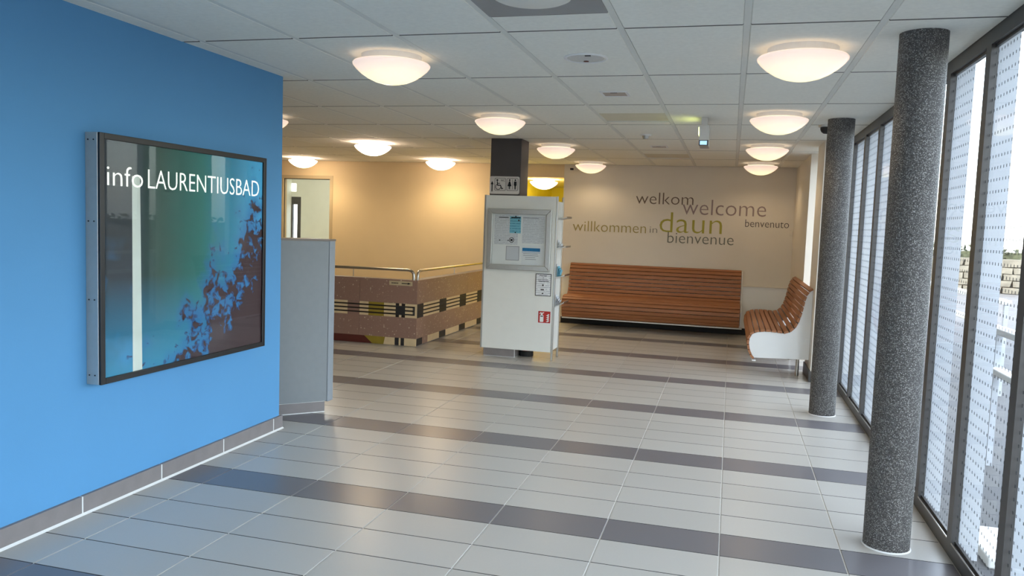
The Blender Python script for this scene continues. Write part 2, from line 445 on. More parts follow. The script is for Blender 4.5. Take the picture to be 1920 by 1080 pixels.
# ------------------------------------------------------------------ floor and its tiles
floor = struct('floor', bx(XF - 0.2, 1.26, -3.2, 16.6, -0.2, -0.0035), M['grout'])
FX0, FY0, FW, FD = -1.7707, 3.9819, 0.6, 0.298
def tile_mb(x0, x1, y0, y1):
    a, b, c, d = x0 + 0.003, x1 - 0.003, y0 + 0.0018, y1 - 0.0018
    e = 0.0016
    m = MB()
    m.add([(a, c, -0.0035), (b, c, -0.0035), (b, d, -0.0035), (a, d, -0.0035), (a, c, -e), (b, c, -e), (b, d, -e), (a, d, -e),
           (a + e, c + e, 0), (b - e, c + e, 0), (b - e, d - e, 0), (a + e, d - e, 0)],
          [(0, 1, 5, 4), (1, 2, 6, 5), (2, 3, 7, 6), (3, 0, 4, 7), (4, 5, 9, 8), (5, 6, 10, 9), (6, 7, 11, 10), (7, 4, 8, 11), (8, 9, 10, 11)])
    return m
tile_meshes = {}
rest = {'floor_light': MB(), 'floor_dark': MB()}
cells = []
for r in range(-24, 31):
    for i in range(-14, 5):
        x0, x1 = FX0 + FW * i, FX0 + FW * (i + 1); y0, y1 = FY0 + FD * r, FY0 + FD * (r + 1)
        y1 = min(y1, YB); y0 = max(y0, -3.0); x1 = min(x1, WR)
        if y0 >= y1 - 0.02: continue
        if y1 <= YE + 0.1: x0 = max(x0, WL)
        x0 = max(x0, XF)
        if x1 - x0 < 0.03: continue
        key = 'floor_dark' if r % 5 == 0 else 'floor_light'
        cx, cy = (x0 + x1) / 2, (y0 + y1) / 2
        vis = in_view([(x0, y0, 0), (x1, y0, 0), (x0, y1, 0), (x1, y1, 0), (cx, cy, 0)], 4)
        q = pix(cx, cy, 0)
        # hidden behind the blue wall and the desk, the parapet, the notice stand
        if vis and q and x1 < -3.2 and y0 > 5 and q[0] < 600: vis = False
        if x1 < -3.85 and y0 > 9.45: vis = False
        area = 0
        if vis:
            c4 = [pix(*p) for p in ((x0, y0, 0), (x1, y0, 0), (x1, y1, 0), (x0, y1, 0))]
            area = abs(sum(c4[k][0] * c4[(k + 1) % 4][1] - c4[(k + 1) % 4][0] * c4[k][1] for k in range(4))) / 2
        cells.append((area, key, x0, x1, y0, y1))
cells.sort(key=lambda c: -c[0])
shown = {'floor_light': 0, 'floor_dark': 0}
for area, key, x0, x1, y0, y1 in cells:
    if area > 0 and shown[key] < 298:
        shown[key] += 1
        sz = (round(x1 - x0, 3), round(y1 - y0, 3), key)
        if sz not in tile_meshes:
            me = tile_mb(0, x1 - x0, 0, y1 - y0).mesh('floor_tile'); me.materials.append(M[key]); me.materials.append(M['tile_joint_shade']); tile_meshes[sz] = me
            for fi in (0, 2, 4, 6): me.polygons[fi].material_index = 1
        inst('dark_floor_tile' if key == 'floor_dark' else 'floor_tile', tile_meshes[sz], floor, (x0, y0, 0))
    else:
        t = tile_mb(x0, x1, y0, y1); rest[key].add(t.v, t.f)
for key, mb in rest.items():
    o = obj('outlying_tiles', mb, M[key], floor); o['kind'] = 'stuff'

# ------------------------------------------------------------------ ceiling, rails and tiles
ceiling = struct('ceiling', bx(XF - 0.2, 1.34, -3.2, 16.6, H + 0.022, H + 0.25), M['ceil_back'])
CX0, CY0, CW, CD = -1.2324, 4.1464, 0.625, 1.2595
RW = 0.034
def ctile(x0, x1, y0, y1):
    a, b, c, d = x0, x1, y0 + 0.0055, y1 - 0.0055
    e = 0.0045
    m = MB()
    m.add([(a, c, H + 0.02), (b, c, H + 0.02), (b, d, H + 0.02), (a, d, H + 0.02), (a, c, H + e), (b, c, H + e), (b, d, H + e), (a, d, H + e),
           (a + e, c + e, H), (b - e, c + e, H), (b - e, d - e, H), (a + e, d - e, H)],
          [(4, 5, 1, 0), (5, 6, 2, 1), (6, 7, 3, 2), (7, 4, 0, 3), (8, 9, 5, 4), (9, 10, 6, 5), (10, 11, 7, 6), (11, 8, 4, 7), (11, 10, 9, 8), (0, 1, 2, 3)])
    return m
ctm = {}
spare = MB()
def put_ctile(x0, x1, y0, y1):
    if y1 - y0 < 0.03: return
    if in_view([(x0, y0, H), (x1, y0, H), (x0, y1, H), (x1, y1, H), ((x0 + x1) / 2, (y0 + y1) / 2, H)], 6) and not (x1 < WL and y0 < 6.5):
        k = (round(x1 - x0, 3), round(y1 - y0, 3))
        if k not in ctm:
            me = ctile(0, x1 - x0, 0, y1 - y0).mesh('ceiling_tile'); me.materials.append(M['ceil_tile']); me.materials.append(M['ctile_joint_shade']); ctm[k] = me
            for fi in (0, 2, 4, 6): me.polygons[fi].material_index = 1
        inst('ceiling_tile', ctm[k], ceiling, (x0, y0, 0))
    else:
        t = ctile(x0, x1, y0, y1); spare.add(t.v, t.f)
vents = {-1: (2.887, 3.835), 2: (7.16, 7.70), 5: (10.96, 11.60)}
for k in range(-14, 4):
    xa = CX0 + CW * k + RW / 2; xb = CX0 + CW * (k + 1) - RW / 2
    if k == 3: xb = WR
    if k == -14: xa = XF
    for m in range(-6, 8):
        y0, y1 = CY0 + CD * m, min(CY0 + CD * (m + 1), YB)
        y0 = max(y0, -3.0)
        x0 = xa
        if x0 < WL < xb and y1 <= YE + 0.9:
            pass
        if k == 0 and m in vents:
            va, vb = vents[m]
            put_ctile(x0, xb, y0, va); put_ctile(x0, xb, vb, y1)
        else:
            put_ctile(x0, xb, y0, y1)
o = obj('outlying_tiles', spare, M['ceil_tile'], ceiling); o['kind'] = 'stuff'
rail_me = bx(-RW / 2 + 0.0008, RW / 2 - 0.0008, -3.0, YB, 0.0015, 0.02).mesh('ceiling_rail'); rail_me.materials.append(M['ceil_rail'])
for k in range(-13, 4):
    inst('ceiling_rail', rail_me, ceiling, (CX0 + CW * k, 0, H))

# ------------------------------------------------------------------ walls
struct('wall_left', bx(WL - 0.3, WL, -3.0, YE, 0, H + 0.02), M['blue'])
struct('wall_far_left', bx(XF - 0.15, XF, 3.0, YB, 0, H + 0.02), M['cream_wall'])
struct('wall_behind_desk', bx(XF, WL - 0.3, 2.85, 3.0, 0, H + 0.02), M['white_wall'])
wf = thing('window_19', (-1.0, -3.05, 0), kind='structure')          # glazed entrance front behind the photographer
for k in range(6):
    x = WL - 0.3 + k * 0.94
    obj('mullion', bx(x, x + 0.08, -3.1, -3.0, 0, H + 0.02), M['anthracite'], wf)
    if k < 5: obj('glass_pane', bx(x + 0.08, x + 0.94, -3.053, -3.047, 0.08, H - 0.08), M['glass'], wf); obj('bottom_rail', bx(x + 0.08, x + 0.94, -3.1, -3.0, 0, 0.08), M['anthracite'], wf); obj('top_rail', bx(x + 0.08, x + 0.94, -3.1, -3.0, H - 0.08, H + 0.02), M['anthracite'], wf)
IW = (-8.02, -6.98, 0.95, 2.37)         # inner window opening
OP = (-3.72, -2.73, 2.42)               # corridor opening
wb = MB()
wb.box(XF - 0.15, IW[0], YB, YB + 0.15, 0, H + 0.02); wb.box(IW[0], IW[1], YB, YB + 0.15, 0, IW[2]); wb.box(IW[0], IW[1], YB, YB + 0.15, IW[3], H + 0.02)
wb.box(IW[1], OP[0], YB, YB + 0.15, 0, H + 0.02); wb.box(OP[0], OP[1], YB, YB + 0.15, OP[2], H + 0.02)
struct('wall_back_left', wb, M['cream_wall'])
struct('wall_back', bx(OP[1], 1.3, YB, YB + 0.15, 0, H + 0.02), M['white_wall'])
wr = MB(); wr.box(0.92, 1.30, 9.18, 9.87, 0, H + 0.02); wr.box(0.92, 1.30, 10.73, 13.0, 0, H + 0.02)
struct('wall_right', wr, M['white_wall'])
# corridor
wc = MB(); wc.box(OP[0] - 0.1, OP[0], 13.15, 16.5, 0, 2.6); wc.box(OP[1], OP[1] + 0.1, 13.15, 16.5, 0, 2.6); wc.box(OP[0] - 0.1, OP[1] + 0.1, 16.5, 16.6, 0, 2.6)
struct('wall_corridor', wc, M['yellow'])
struct('trim_1', bx(OP[0], OP[1], 13.15, 16.5, 2.42, 2.5), M['white_wall'])
# room behind the inner window
wi = MB(); wi.box(-9.72, -9.62, 13.15, 16.0, 0, 2.6); wi.box(-6.6, -6.5, 13.15, 16.0, 0, 2.6)
wi.box(-9.38, -6.5, 16.0, 16.1, 0, 2.6); wi.box(-9.72, -9.38, 16.0, 16.1, 2.36, 2.6); wi.box(-9.72, -9.38, 16.0, 16.1, 2.06, 2.18); wi.box(-9.5, -9.38, 16.0, 16.1, 2.18, 2.36)
struct('wall_inner_room', wi, M['pale_room'])
struct('trim_2', bx(-9.72, -6.5, 13.15, 16.1, 2.6, 2.65), M['white_wall'])
d1 = thing('door_1', (-9.5, 16.03, 0), kind='structure')
f = MB(); f.box(-9.62, -9.585, 16.0, 16.06, 0, 2.06); f.box(-9.47, -9.38, 16.0, 16.06, 0, 2.06); f.box(-9.585, -9.47, 16.0, 16.06, 1.89, 2.06); f.box(-9.585, -9.47, 16.0, 16.06, 0, 0.2)
obj('door_frame', f, M['anthracite'], d1); obj('door_pane', bx(-9.585, -9.47, 16.025, 16.033, 0.2, 1.89), M['glass'], d1)
pl = bpy.data.lights.new('inner_room_fill', 'POINT'); pl.energy = 42; pl.color = (1, 0.99, 0.93); pl.shadow_soft_size = 0.15  # added fill light without a fitting, brightens the room behind the inner window
plo = bpy.data.objects.new('inner_room_fill', pl); C.collection.objects.link(plo); plo.location = (-8.0, 14.3, 2.45)

# inner window frame
wi_ = thing('window_20', ((IW[0] + IW[1]) / 2, YB, IW[2]), kind='structure')
f = MB(); t = 0.06
f.box(IW[0], IW[0] + 0.03, YB - 0.005, YB + 0.12, IW[2], IW[3]); f.box(IW[1] - t, IW[1], YB - 0.005, YB + 0.12, IW[2], IW[3])
f.box(IW[0] + 0.03, IW[1] - t, YB - 0.005, YB + 0.12, IW[3] - t, IW[3]); f.box(IW[0] + 0.03, IW[1] - t, YB - 0.005, YB + 0.12, IW[2], IW[2] + t)
obj('window_frame', f, M['frame_beige'], wi_)
g = MB(); g.box(IW[0] + 0.03, IW[1] - t, YB + 0.045, YB + 0.052, IW[2] + t, IW[3] - t)
obj('glass_pane', g, M['glass'], wi_)
s = MB(); a0, a1, b0, b1 = IW[0] + 0.03, IW[1] - t, IW[2] + t, IW[3] - t; q = 0.012
for bxx in ((a0, a0 + q, b0, b1), (a1 - q, a1, b0, b1), (a0, a1, b1 - q, b1), (a0, a1, b0, b0 + q)): s.box(bxx[0], bxx[1], YB + 0.03, YB + 0.044, bxx[2], bxx[3])
obj('glazing_bead', s, M['anthracite'], wi_)

# wainscot behind the benches
struct('trim_3', bx(-2.69, 0.92, YB - 0.014, YB, SK, 0.765), M['white'])
struct('trim_4', bx(-2.69, 0.92, YB - 0.035, YB, 0.765, 0.785), M['white_wall'], bevel=0.004)
struct('baseboard_back', bx(-2.69, 0.92, YB - 0.016, YB, 0, SK), M['gap'])
struct('baseboard_right', MB().box(0.904, 0.92, 9.164, 9.87, 0, 0.12).box(0.92, 1.16, 9.164, 9.18, 0, 0.12).box(0.904, 0.92, 10.73, 12.98, 0, 0.12), M['anthracite'])

# skirting of the blue wall
bl = struct('baseboard_left', bx(WL, WL + 0.019, -3.0, YE + 0.019, 0, SK - 0.002), M['silicone'])
me = bx(0, 0.02, 0.003, 0.597, 0.006, SK).mesh('skirting_tile'); me.materials.append(M['skirting'])
for k in range(-11, 4):
    y = 3.337 + 0.604 * k
    if y + 0.6 > YE + 0.02:
        m2 = bx(0, 0.02, 0.003, YE + 0.02 - y, 0.006, SK).mesh('skirting_tile'); m2.materials.append(M['skirting']); inst('skirting_tile', m2, bl, (WL, y, 0))
    elif y > -3.0: inst('skirting_tile', me, bl, (WL, y, 0))
struct('trim_5', MB().prism([(WL + 0.019, 0), (WL + 0.032, 0), (WL + 0.019, 0.011)], -3.0, YE + 0.022, 'y'), M['silicone'])

# ------------------------------------------------------------------ window front: one bay after another
MP, M0, MW, XG = 0.74, 4.37, 0.08, 1.183
mull = bx(0, 0.034, 0, MW, 0, H + 0.02).mesh('mullion'); mull.materials.append(M['anthracite'])
PW = MP - MW
b_r = MB().box(0, 0.034, MW, MP, 0, 0.072).box(0.018, 0.032, MW, MP, 0.072, 0.088).mesh('bottom_rail'); b_r.materials.append(M['anthracite'])
t_r = MB().box(0, 0.034, MW, MP, 2.56, H + 0.02).box(0.018, 0.032, MW, MP, 2.545, 2.56).mesh('top_rail'); t_r.materials.append(M['anthracite'])
gp = bx(-0.003, 0.003, MW - 0.002, MP + 0.002, 0.08, 2.552).mesh('glass_pane'); gp.materials.append(M['pane'])
bead = bx(0.0, 0.004, MW, MP, 0.072, 0.079).mesh('glazing_strip'); bead.materials.append(M['steel'])
fin = bx(0.034, 0.125, 0.002, MW - 0.002, 0.0, H).mesh('outer_reveal'); fin.materials.append(M['fin'])
wn_ = 0
for k in range(-9, 7):
    y = M0 + MP * k
    wn_ += 1
    b = thing('window_%d' % wn_, (WR, y, 0), kind='structure')
    inst('mullion', mull, b, (WR, y, 0)); inst('outer_reveal', fin, b, (WR, y, 0))
    if k < 6:
        inst('bottom_rail', b_r, b, (WR, y, 0)); inst('top_rail', t_r, b, (WR, y, 0)); inst('glazing_strip', bead, b, (WR, y, 0))
        inst('glass_pane', gp, b, (XG, y, 0))
    else:
        e = 9.18
        m1 = MB().box(WR, WR + 0.034, y + MW, e, 0, 0.072).box(WR + 0.018, WR + 0.032, y + MW, e, 0.072, 0.088)
        obj('bottom_rail', m1, M['anthracite'], b)
        m1 = MB().box(WR, WR + 0.034, y + MW, e, 2.56, H + 0.02)
        obj('top_rail', m1, M['anthracite'], b)
        inst('glass_pane', bx(-0.003, 0.003, MW, e - y, 0.08, 2.552).mesh('glass_pane'), b, (XG, y, 0)).data.materials.append(M['pane'])
struct('trim_6', bx(WR, 1.30, -3.0, M0 - 9 * MP, 0, H + 0.02), M['anthracite'])
# narrow slot window between the wall pieces, a step back in the wall
sw = thing('window_18', (1.22, 10.3, 0), kind='structure')
f = MB(); f.box(1.2, 1.28, 9.87, 9.91, 0, H); f.box(1.2, 1.28, 10.69, 10.73, 0, H); f.box(1.2, 1.28, 9.91, 10.69, 0, 0.08); f.box(1.2, 1.28, 9.91, 10.69, H - 0.06, H)
obj('window_frame', f, M['white'], sw); obj('glass_pane', bx(1.235, 1.241, 9.91, 10.69, 0.08, H - 0.06), M['glass'], sw)

# ------------------------------------------------------------------ columns
def column(x, y, r, label):
    c = thing('concrete_column', (x, y, 0), label, 'column', 'round columns along the window front')
    n = 64; prof = [(r, 0.0)] + [(r, H * k / 24) for k in range(1, 24)] + [(r, H)]
    obj('shaft', MB().lathe(prof, (x, y, 0), n), M['aggregate'], c, smooth=True)
    obj('base_seal', MB().lathe([(r, 0.0), (r + 0.007, 0.0), (r + 0.001, 0.006)], (x, y, 0), 48), M['silicone'], c, smooth=True)
column(0.872, 4.43, 0.113, 'speckled grey round concrete column nearest the camera, in front of the windows')
column(0.878, 7.56, 0.112, 'slimmer-looking speckled grey round concrete column further back, beside the slatted corner bench')

# ------------------------------------------------------------------ ceiling lamps
bowl_p = [(0.185, -0.040), (0.236, -0.046), (0.2415, -0.053), (0.240, -0.062), (0.222, -0.084), (0.190, -0.112), (0.150, -0.138), (0.105, -0.158), (0.055, -0.171), (0.0, -0.176)]
can_p = [(0.0, 0.0), (0.188, 0.0), (0.188, -0.034), (0.180, -0.040), (0.0, -0.040)]
bm_s = MB().lathe(bowl_p, n=48).mesh('glass_bowl'); bm_s.materials.append(M['bowl_soft']); bm_s.shade_smooth()
bm_w = MB().lathe(bowl_p, n=48).mesh('glass_bowl'); bm_w.materials.append(M['bowl_warm']); bm_w.shade_smooth()
cn = MB().lathe(can_p, n=48).mesh('canopy'); cn.materials.append(M['white'])
GLOW_WARM, GLOW_SOFT = 21, 7.5
def lamp(x, y, bright, label, z=H):
    t = thing('ceiling_lamp', (x, y, z), label, 'lamp', 'round opal ceiling lamps')
    inst('canopy', cn, t, (x, y, z)); inst('glass_bowl', bm_w if bright else bm_s, t, (x, y, z))
    d = bpy.data.lights.new('lamp_glow', 'SPOT'); d.shadow_soft_size = 0.02; d.spot_size = math.radians(165); d.spot_blend = 0.6; d.color = (1.0, 0.74, 0.45)
    d.energy = GLOW_WARM if bright else GLOW_SOFT
    g = bpy.data.objects.new('lamp_glow', d); C.collection.objects.link(g); g.parent = t; g.location = (0, 0, -0.20)
LX = [0.335, -2.17, -4.67, -7.20]; LY = [4.72, 7.22, 9.78, 12.33]
lamp(0.325, LY[0], 0, 'large opal dome ceiling lamp at the right, nearest to the near round column')
lamp(-2.11, LY[0] - 0.06, 0, 'large opal dome ceiling lamp nearest the wall poster, right of the blue wall end')
lamp(0.338, LY[1], 0, 'opal dome ceiling lamp second from the front in the row beside the columns')
lamp(-2.18, LY[1] + 0.1, 0, 'opal dome ceiling lamp just in front of the dark grey pillar top')
lamp(LX[2], LY[1], 0, 'opal dome ceiling lamp half hidden by the end edge of the blue wall')
lamp(0.348, LY[2], 0, 'opal dome ceiling lamp third from the front in the row beside the columns')
lamp(-2.20, LY[2] + 0.12, 0, 'opal dome ceiling lamp to the right of the dark grey pillar, above the notice stand')
lamp(LX[2], LY[2], 1, 'brightly glowing dome ceiling lamp above the stone parapet, highest of the three bright ones')
lamp(0.360, LY[3] - 0.1, 0, 'smallest opal dome lamp ending the row beside the columns, by the back wall')
lamp(-2.20, LY[3] + 0.15, 0, 'opal dome ceiling lamp close to the back wall, above the word welkom')
lamp(LX[2], LY[3], 1, 'brightly glowing dome ceiling lamp close to the cream back wall, left of the pillar')
lamp(LX[3], LY[3], 1, 'brightly glowing dome ceiling lamp above the beige inner window')
lamp(-3.22, 13.62, 1, 'brightly glowing dome lamp on the corridor ceiling between yellow walls', 2.42)

# ------------------------------------------------------------------ ceiling fittings
va, vb = vents[-1]
x0, x1 = CX0 + RW / 2, CX0 + CW - RW / 2
t = thing('ceiling_diffuser', ((x0 + x1) / 2, (va + vb) / 2, H), 'dull grey metal ceiling diffuser plate with round centre, at the top image edge', 'air diffuser')
obj('plate', bx(x0, x1, va + 0.003, vb - 0.003, H - 0.002, H + 0.02), M['dull_metal'], t)
obj('round_outlet', MB().lathe([(0.0, -0.012), (0.16, -0.012), (0.178, -0.004), (0.178, 0.0)], (-0.92, 3.52, H - 0.002), 40), M['ceil_rail'], t, smooth=True)
for (va, vb), lb in ((vents[2], 'wide beige ceiling vent panel in front of the hanging sign box'), (vents[5], 'far taupe ceiling vent panel close to the lettered back wall')):
    t = thing('ceiling_vent', ((x0 + x1) / 2, (va + vb) / 2, H), lb, 'air vent', 'vent panels in the ceiling strip')
    obj('panel', bx(x0, x1, va + 0.004, vb - 0.012, H + 0.006, H + 0.02), M['beige_panel'], t)
    obj('lower_lip', bx(x0, x1, vb - 0.012, vb - 0.003, H - 0.004, H + 0.02), M['ceil_rail'], t)
def square_light(x, y, lb):
    t = thing('ceiling_downlight', (x, y, H), lb, 'downlight', 'square recessed fittings in the ceiling')
    f = MB(); a, b = 0.105, 0.086
    f.box(x - a, x + a, y - a, y - b, H - 0.006, H); f.box(x - a, x + a, y + b, y + a, H - 0.006, H); f.box(x - a, x - b, y - b, y + b, H - 0.006, H); f.box(x + b, x + a, y - b, y + b, H - 0.006, H)
    obj('frame', f, M['white'], t); obj('cover', bx(x - b, x + b, y - b, y + b, H - 0.003, H - 0.0005), M['grille'], t)
    obj('catch', bx(x - 0.025, x + 0.025, y - b + 0.004, y - b + 0.018, H - 0.007, H - 0.003), M['rubber'], t)
square_light(-0.915, 6.12, 'square taupe recessed ceiling fitting between the round speaker and the beige vent panel')
square_light(-0.92, 10.0, 'small far square recessed ceiling fitting behind the smoke detector')
t = thing('ceiling_speaker', (-0.91, 4.83, H), 'round recessed grey ceiling speaker with white rim, between the two large near lamps', 'speaker')
obj('rim', MB().lathe([(0.112, -0.004), (0.125, -0.008), (0.134, -0.004), (0.134, 0.0)], (-0.91, 4.83, H), 40), M['white'], t, smooth=True)
obj('grille', MB().lathe([(0.0, -0.005), (0.09, -0.005), (0.112, -0.003)], (-0.91, 4.83, H), 40), M['speaker'], t, smooth=True)
obj('red_marker', MB().lathe([(0.0, -0.009), (0.016, -0.008), (0.016, -0.004)], (-0.92, 4.90, H), 16), M['maroon_tile'], t)
obj('latch', bx(-0.90, -0.865, 4.735, 4.75, H - 0.009, H - 0.004), M['anthracite'], t)
t = thing('ceiling_speaker', (-3.52, 10.2, H), 'faint round cream ceiling speaker behind the bright lamps, left of the pillar', 'speaker')
obj('rim', MB().lathe([(0.112, -0.004), (0.125, -0.008), (0.134, -0.004), (0.134, 0.0)], (-3.52, 10.2, H), 40), M['white'], t, smooth=True)
obj('grille', MB().lathe([(0.0, -0.005), (0.09, -0.005), (0.112, -0.003)], (-3.52, 10.2, H), 40), M['ceil_tile'], t, smooth=True)
t = thing('smoke_detector', (-0.955, 8.75, H), 'small white smoke detector on the ceiling beyond the beige vent panel', 'smoke detector')
obj('base', MB().lathe([(0.0, 0.0), (0.06, 0.0), (0.058, -0.014), (0.0, -0.014)], (-0.955, 8.75, H), 28), M['white'], t, smooth=True)
obj('sensor_head', MB().lathe([(0.04, -0.014), (0.034, -0.032), (0.026, -0.046), (0.0, -0.048)], (-0.955, 8.75, H), 28), M['alu'], t, smooth=True)
t = thing('exit_sign_box', (-0.29, 7.44, H), 'slim grey ceiling-hung emergency sign box seen edge-on, glowing yellow-green to its left', 'emergency sign')
obj('bracket', bx(-0.315, -0.262, 7.41, 7.47, H - 0.07, H), M['alu'], t)
obj('housing', MB().prism([(-0.333, H - 0.07), (-0.243, H - 0.07), (-0.243, H - 0.252), (-0.327, H - 0.252)], 7.40, 7.68, 'y'), M['alu'], t, bevel=0.003)
obj('lit_face', bx(-0.338, -0.332, 7.42, 7.66, H - 0.15, H - 0.085), M['exit_glow'], t)
obj('screen_frame', bx(-0.329, -0.245, 7.390, 7.40, H - 0.252, H - 0.205), M['anthracite'], t)
obj('lit_screen', bx(-0.319, -0.258, 7.386, 7.390, H - 0.246, H - 0.212), M['screen'], t)
t = thing('dome_camera', (0.80, 7.95, H), 'black dome security camera on the ceiling beside the far column', 'security camera')
obj('base', MB().lathe([(0.0, 0.0), (0.075, 0.0), (0.073, -0.02), (0.0, -0.02)], (0.80, 7.95, H), 28), M['alu'], t, smooth=True)
obj('dome', MB().lathe([(0.058, -0.02), (0.057, -0.04), (0.047, -0.062), (0.028, -0.076), (0.0, -0.08)], (0.80, 7.95, H), 28), M['rubber'], t, smooth=True)
t = thing('wall_sensor', (-2.60, YB, 2.57), 'tiny black sensor high on the back wall beside the yellow corridor', 'sensor')
obj('housing', bx(-2.63, -2.575, YB - 0.03, YB, 2.545, 2.575), M['rubber'], t, bevel=0.004)
t = thing('wall_switch', (0.86, YB, 1.65), 'faint cream double switch plate on the back wall, right of the word benvenuto', 'switch')
obj('plate', bx(0.868, 0.916, YB - 0.008, YB, 1.59, 1.68), M['white_wall'], t, bevel=0.003)
for z in (1.595, 1.638): obj('rocker', bx(0.873, 0.911, YB - 0.012, YB - 0.008, z, z + 0.038), M['white_wall'], t, bevel=0.002)

# ------------------------------------------------------------------ poster light box on the blue wall
PX, PY0, PY1, PZ0, PZ1 = -3.15, 3.388, 4.905, 0.690, 2.008
t = thing('poster_lightbox', (WL, PY0, PZ0), 'framed glazed light box with an underwater print, hanging on the blue wall', 'light box')
obj('housing', bx(WL, PX - 0.012, PY0, PY1, PZ0, PZ1), M['alu'], t, bevel=0.003)
f = MB(); e = 0.032
f.box(PX - 0.012, PX + 0.004, PY0, PY0 + e, PZ0, PZ1); f.box(PX - 0.012, PX + 0.004, PY1 - e, PY1, PZ0, PZ1)
f.box(PX - 0.012, PX + 0.004, PY0 + e, PY1 - e, PZ0, PZ0 + e); f.box(PX - 0.012, PX + 0.004, PY0 + e, PY1 - e, PZ1 - e, PZ1)
obj('frame', f, M['black'], t, bevel=0.003)
p_o = obj('picture', bx(PX - 0.012, PX - 0.010, PY0 + e, PY1 - e, PZ0 + e, PZ1 - e), M['poster'], t)
me = p_o.data                                # origin of the print at its lower left corner
me.transform(Matrix.Translation((-(PX - 0.012 - WL), -e, -e))); p_o.location = (PX - 0.012 - WL, e, e)
OFF[p_o.name] = Vector((PX - 0.012, PY0 + e, PZ0 + e))
obj('pale_stripe', MB().prism([(3.632, PZ0 + e), (3.705, PZ0 + e), (3.690, 1.80), (3.630, 1.80)], PX - 0.0100, PX - 0.0095, 'x'), pm('pale_stripe_tone', (222, 226, 214), 0.6), t)  # plain pale upright strip laid over the picture
def on_poster(u, v, d): return (PX - 0.0095 + d, u, 1.739 + v)
for body, a, b in (('info', 3.449, 3.712), ('LAURENTIUSBAD', 3.752, 4.832)):
    hh = 0.107
    obj('lettering', text_mb(body, a, b, hh, on_poster, 0.001), M['letter_lit'], t)
obj('glass', bx(PX - 0.005, PX - 0.002, PY0 + e, PY1 - e, PZ0 + e, PZ1 - e), M['glass'], t)
for z in (0.74, 1.14, 1.55, 1.97):
    for dx in (0.02, 0.055):
        obj('rivet', MB().tube([(WL + dx, PY0 + 0.001, z), (WL + dx, PY0 - 0.003, z)], 0.004, 8), M['gap'], t)

# ------------------------------------------------------------------ reception desk corner behind the blue wall
t = thing('reception_desk', (-3.4, 5.6, 0), 'tall grey laminate reception counter end with tiled plinth, behind the blue wall', 'counter')
def off45(p, d): return (p[0] - d * 0.7071, p[1] + d * 0.7071)
A, B = (-3.74, 5.285), (-3.170, 5.855)
obj('front_panel', MB().prism([A, B, off45(B, 0.02), off45(A, 0.02)], 0.094, 1.420, 'z'), M['desk'], t, bevel=0.0015)
obj('core', MB().prism([off45(A, 0.02), off45(B, 0.021), (-3.20, 5.865), (-3.20, 5.94), (-3.42, 5.94), (-3.95, 5.42)], 0.094, 1.418, 'z'), M['gap'], t)
obj('side_panel', MB().prism([(-3.171, 5.872), (-3.166, 5.877), (-3.166, 5.955), (-3.20, 5.955), (-3.20, 5.872)], 0.085, 1.420, 'z'), M['desk_side'], t, bevel=0.001)
obj('counter_top', MB().prism([(A[0] - 0.002, A[1] - 0.003), (B[0] + 0.004, B[1] - 0.002), (-3.162, 5.96), (-3.44, 5.96), (-3.96, 5.42)], 1.420, 1.436, 'z'), M['desk_top'], t, bevel=0.001)
A2, B2 = off45(A, 0.012), off45((-3.178, 5.847), 0.012)
pl_ = obj('plinth', MB().prism([off45(A2, 0.004), off45(B2, 0.004), off45(B2, 0.1), off45(A2, 0.1)], 0.0, 0.094, 'z'), M['skirting'], t)
obj('base_seal', MB().prism([off45(A2, -0.004), off45(B2, -0.004), off45(B2, 0.003), off45(A2, 0.003)], 0.0, 0.006, 'z'), M['silicone'], pl_)
obj('top_seal', MB().prism([off45(A2, 0.001), off45(B2, 0.001), off45(B2, 0.005), off45(A2, 0.005)], 0.088, 0.094, 'z'), M['silicone'], pl_)
obj('plinth_tile', MB().prism([A2, B2, off45(B2, 0.02), off45(A2, 0.02)], 0.007, 0.088, 'z'), M['skirting'], pl_)

# ------------------------------------------------------------------ stairwell parapet with mosaic bands and handrails
PXC, PYC, PH = -3.825, 9.392, 0.853
par = thing('stairwell_parapet', (PXC, PYC, 0), 'low brown terrazzo parapet with mosaic bands and steel handrails, around the stairwell', 'parapet')
xl = -6.6
core = MB().prism([(xl, PYC + 0.012), (PXC - 0.012, PYC + 0.012), (PXC - 0.012, YB), (PXC - 0.16, YB), (PXC - 0.16, PYC + 0.16), (xl, PYC + 0.16)], 0, PH - 0.002, 'z')
obj('core', core, M['skirting'], par)
def slab_f(a, b, z0, z1, mat, name, d=0.0):
    return obj(name, bx(a, b, PYC - d, PYC + 0.012, z0, z1), M[mat], par)
def slab_r(a, b, z0, z1, mat, name, d=0.0):
    return obj(name, bx(PXC - 0.012, PXC + d, a, b, z0, z1), M[mat], par)
Z = (0.100, 0.368, 0.546)
fx = [xl, -5.25, -4.629, PXC - 0.0]
for a, b in zip(fx[:-1], fx[1:]):
    slab_f(a + 0.0012, b - 0.0012, Z[0], Z[1] - 0.001, 'terrazzo', 'terrazzo_slab'); slab_f(a + 0.0012, b - 0.0012, Z[2] + 0.001, PH, 'terrazzo', 'terrazzo_slab')
ry = [PYC + 0.0125, 11.43, YB]
for a, b in zip(ry[:-1], ry[1:]):
    slab_r(a, b - 0.0024, Z[0], Z[1] - 0.001, 'terrazzo', 'terrazzo_slab'); slab_r(a, b - 0.0024, Z[2] + 0.001, PH, 'terrazzo', 'terrazzo_slab')
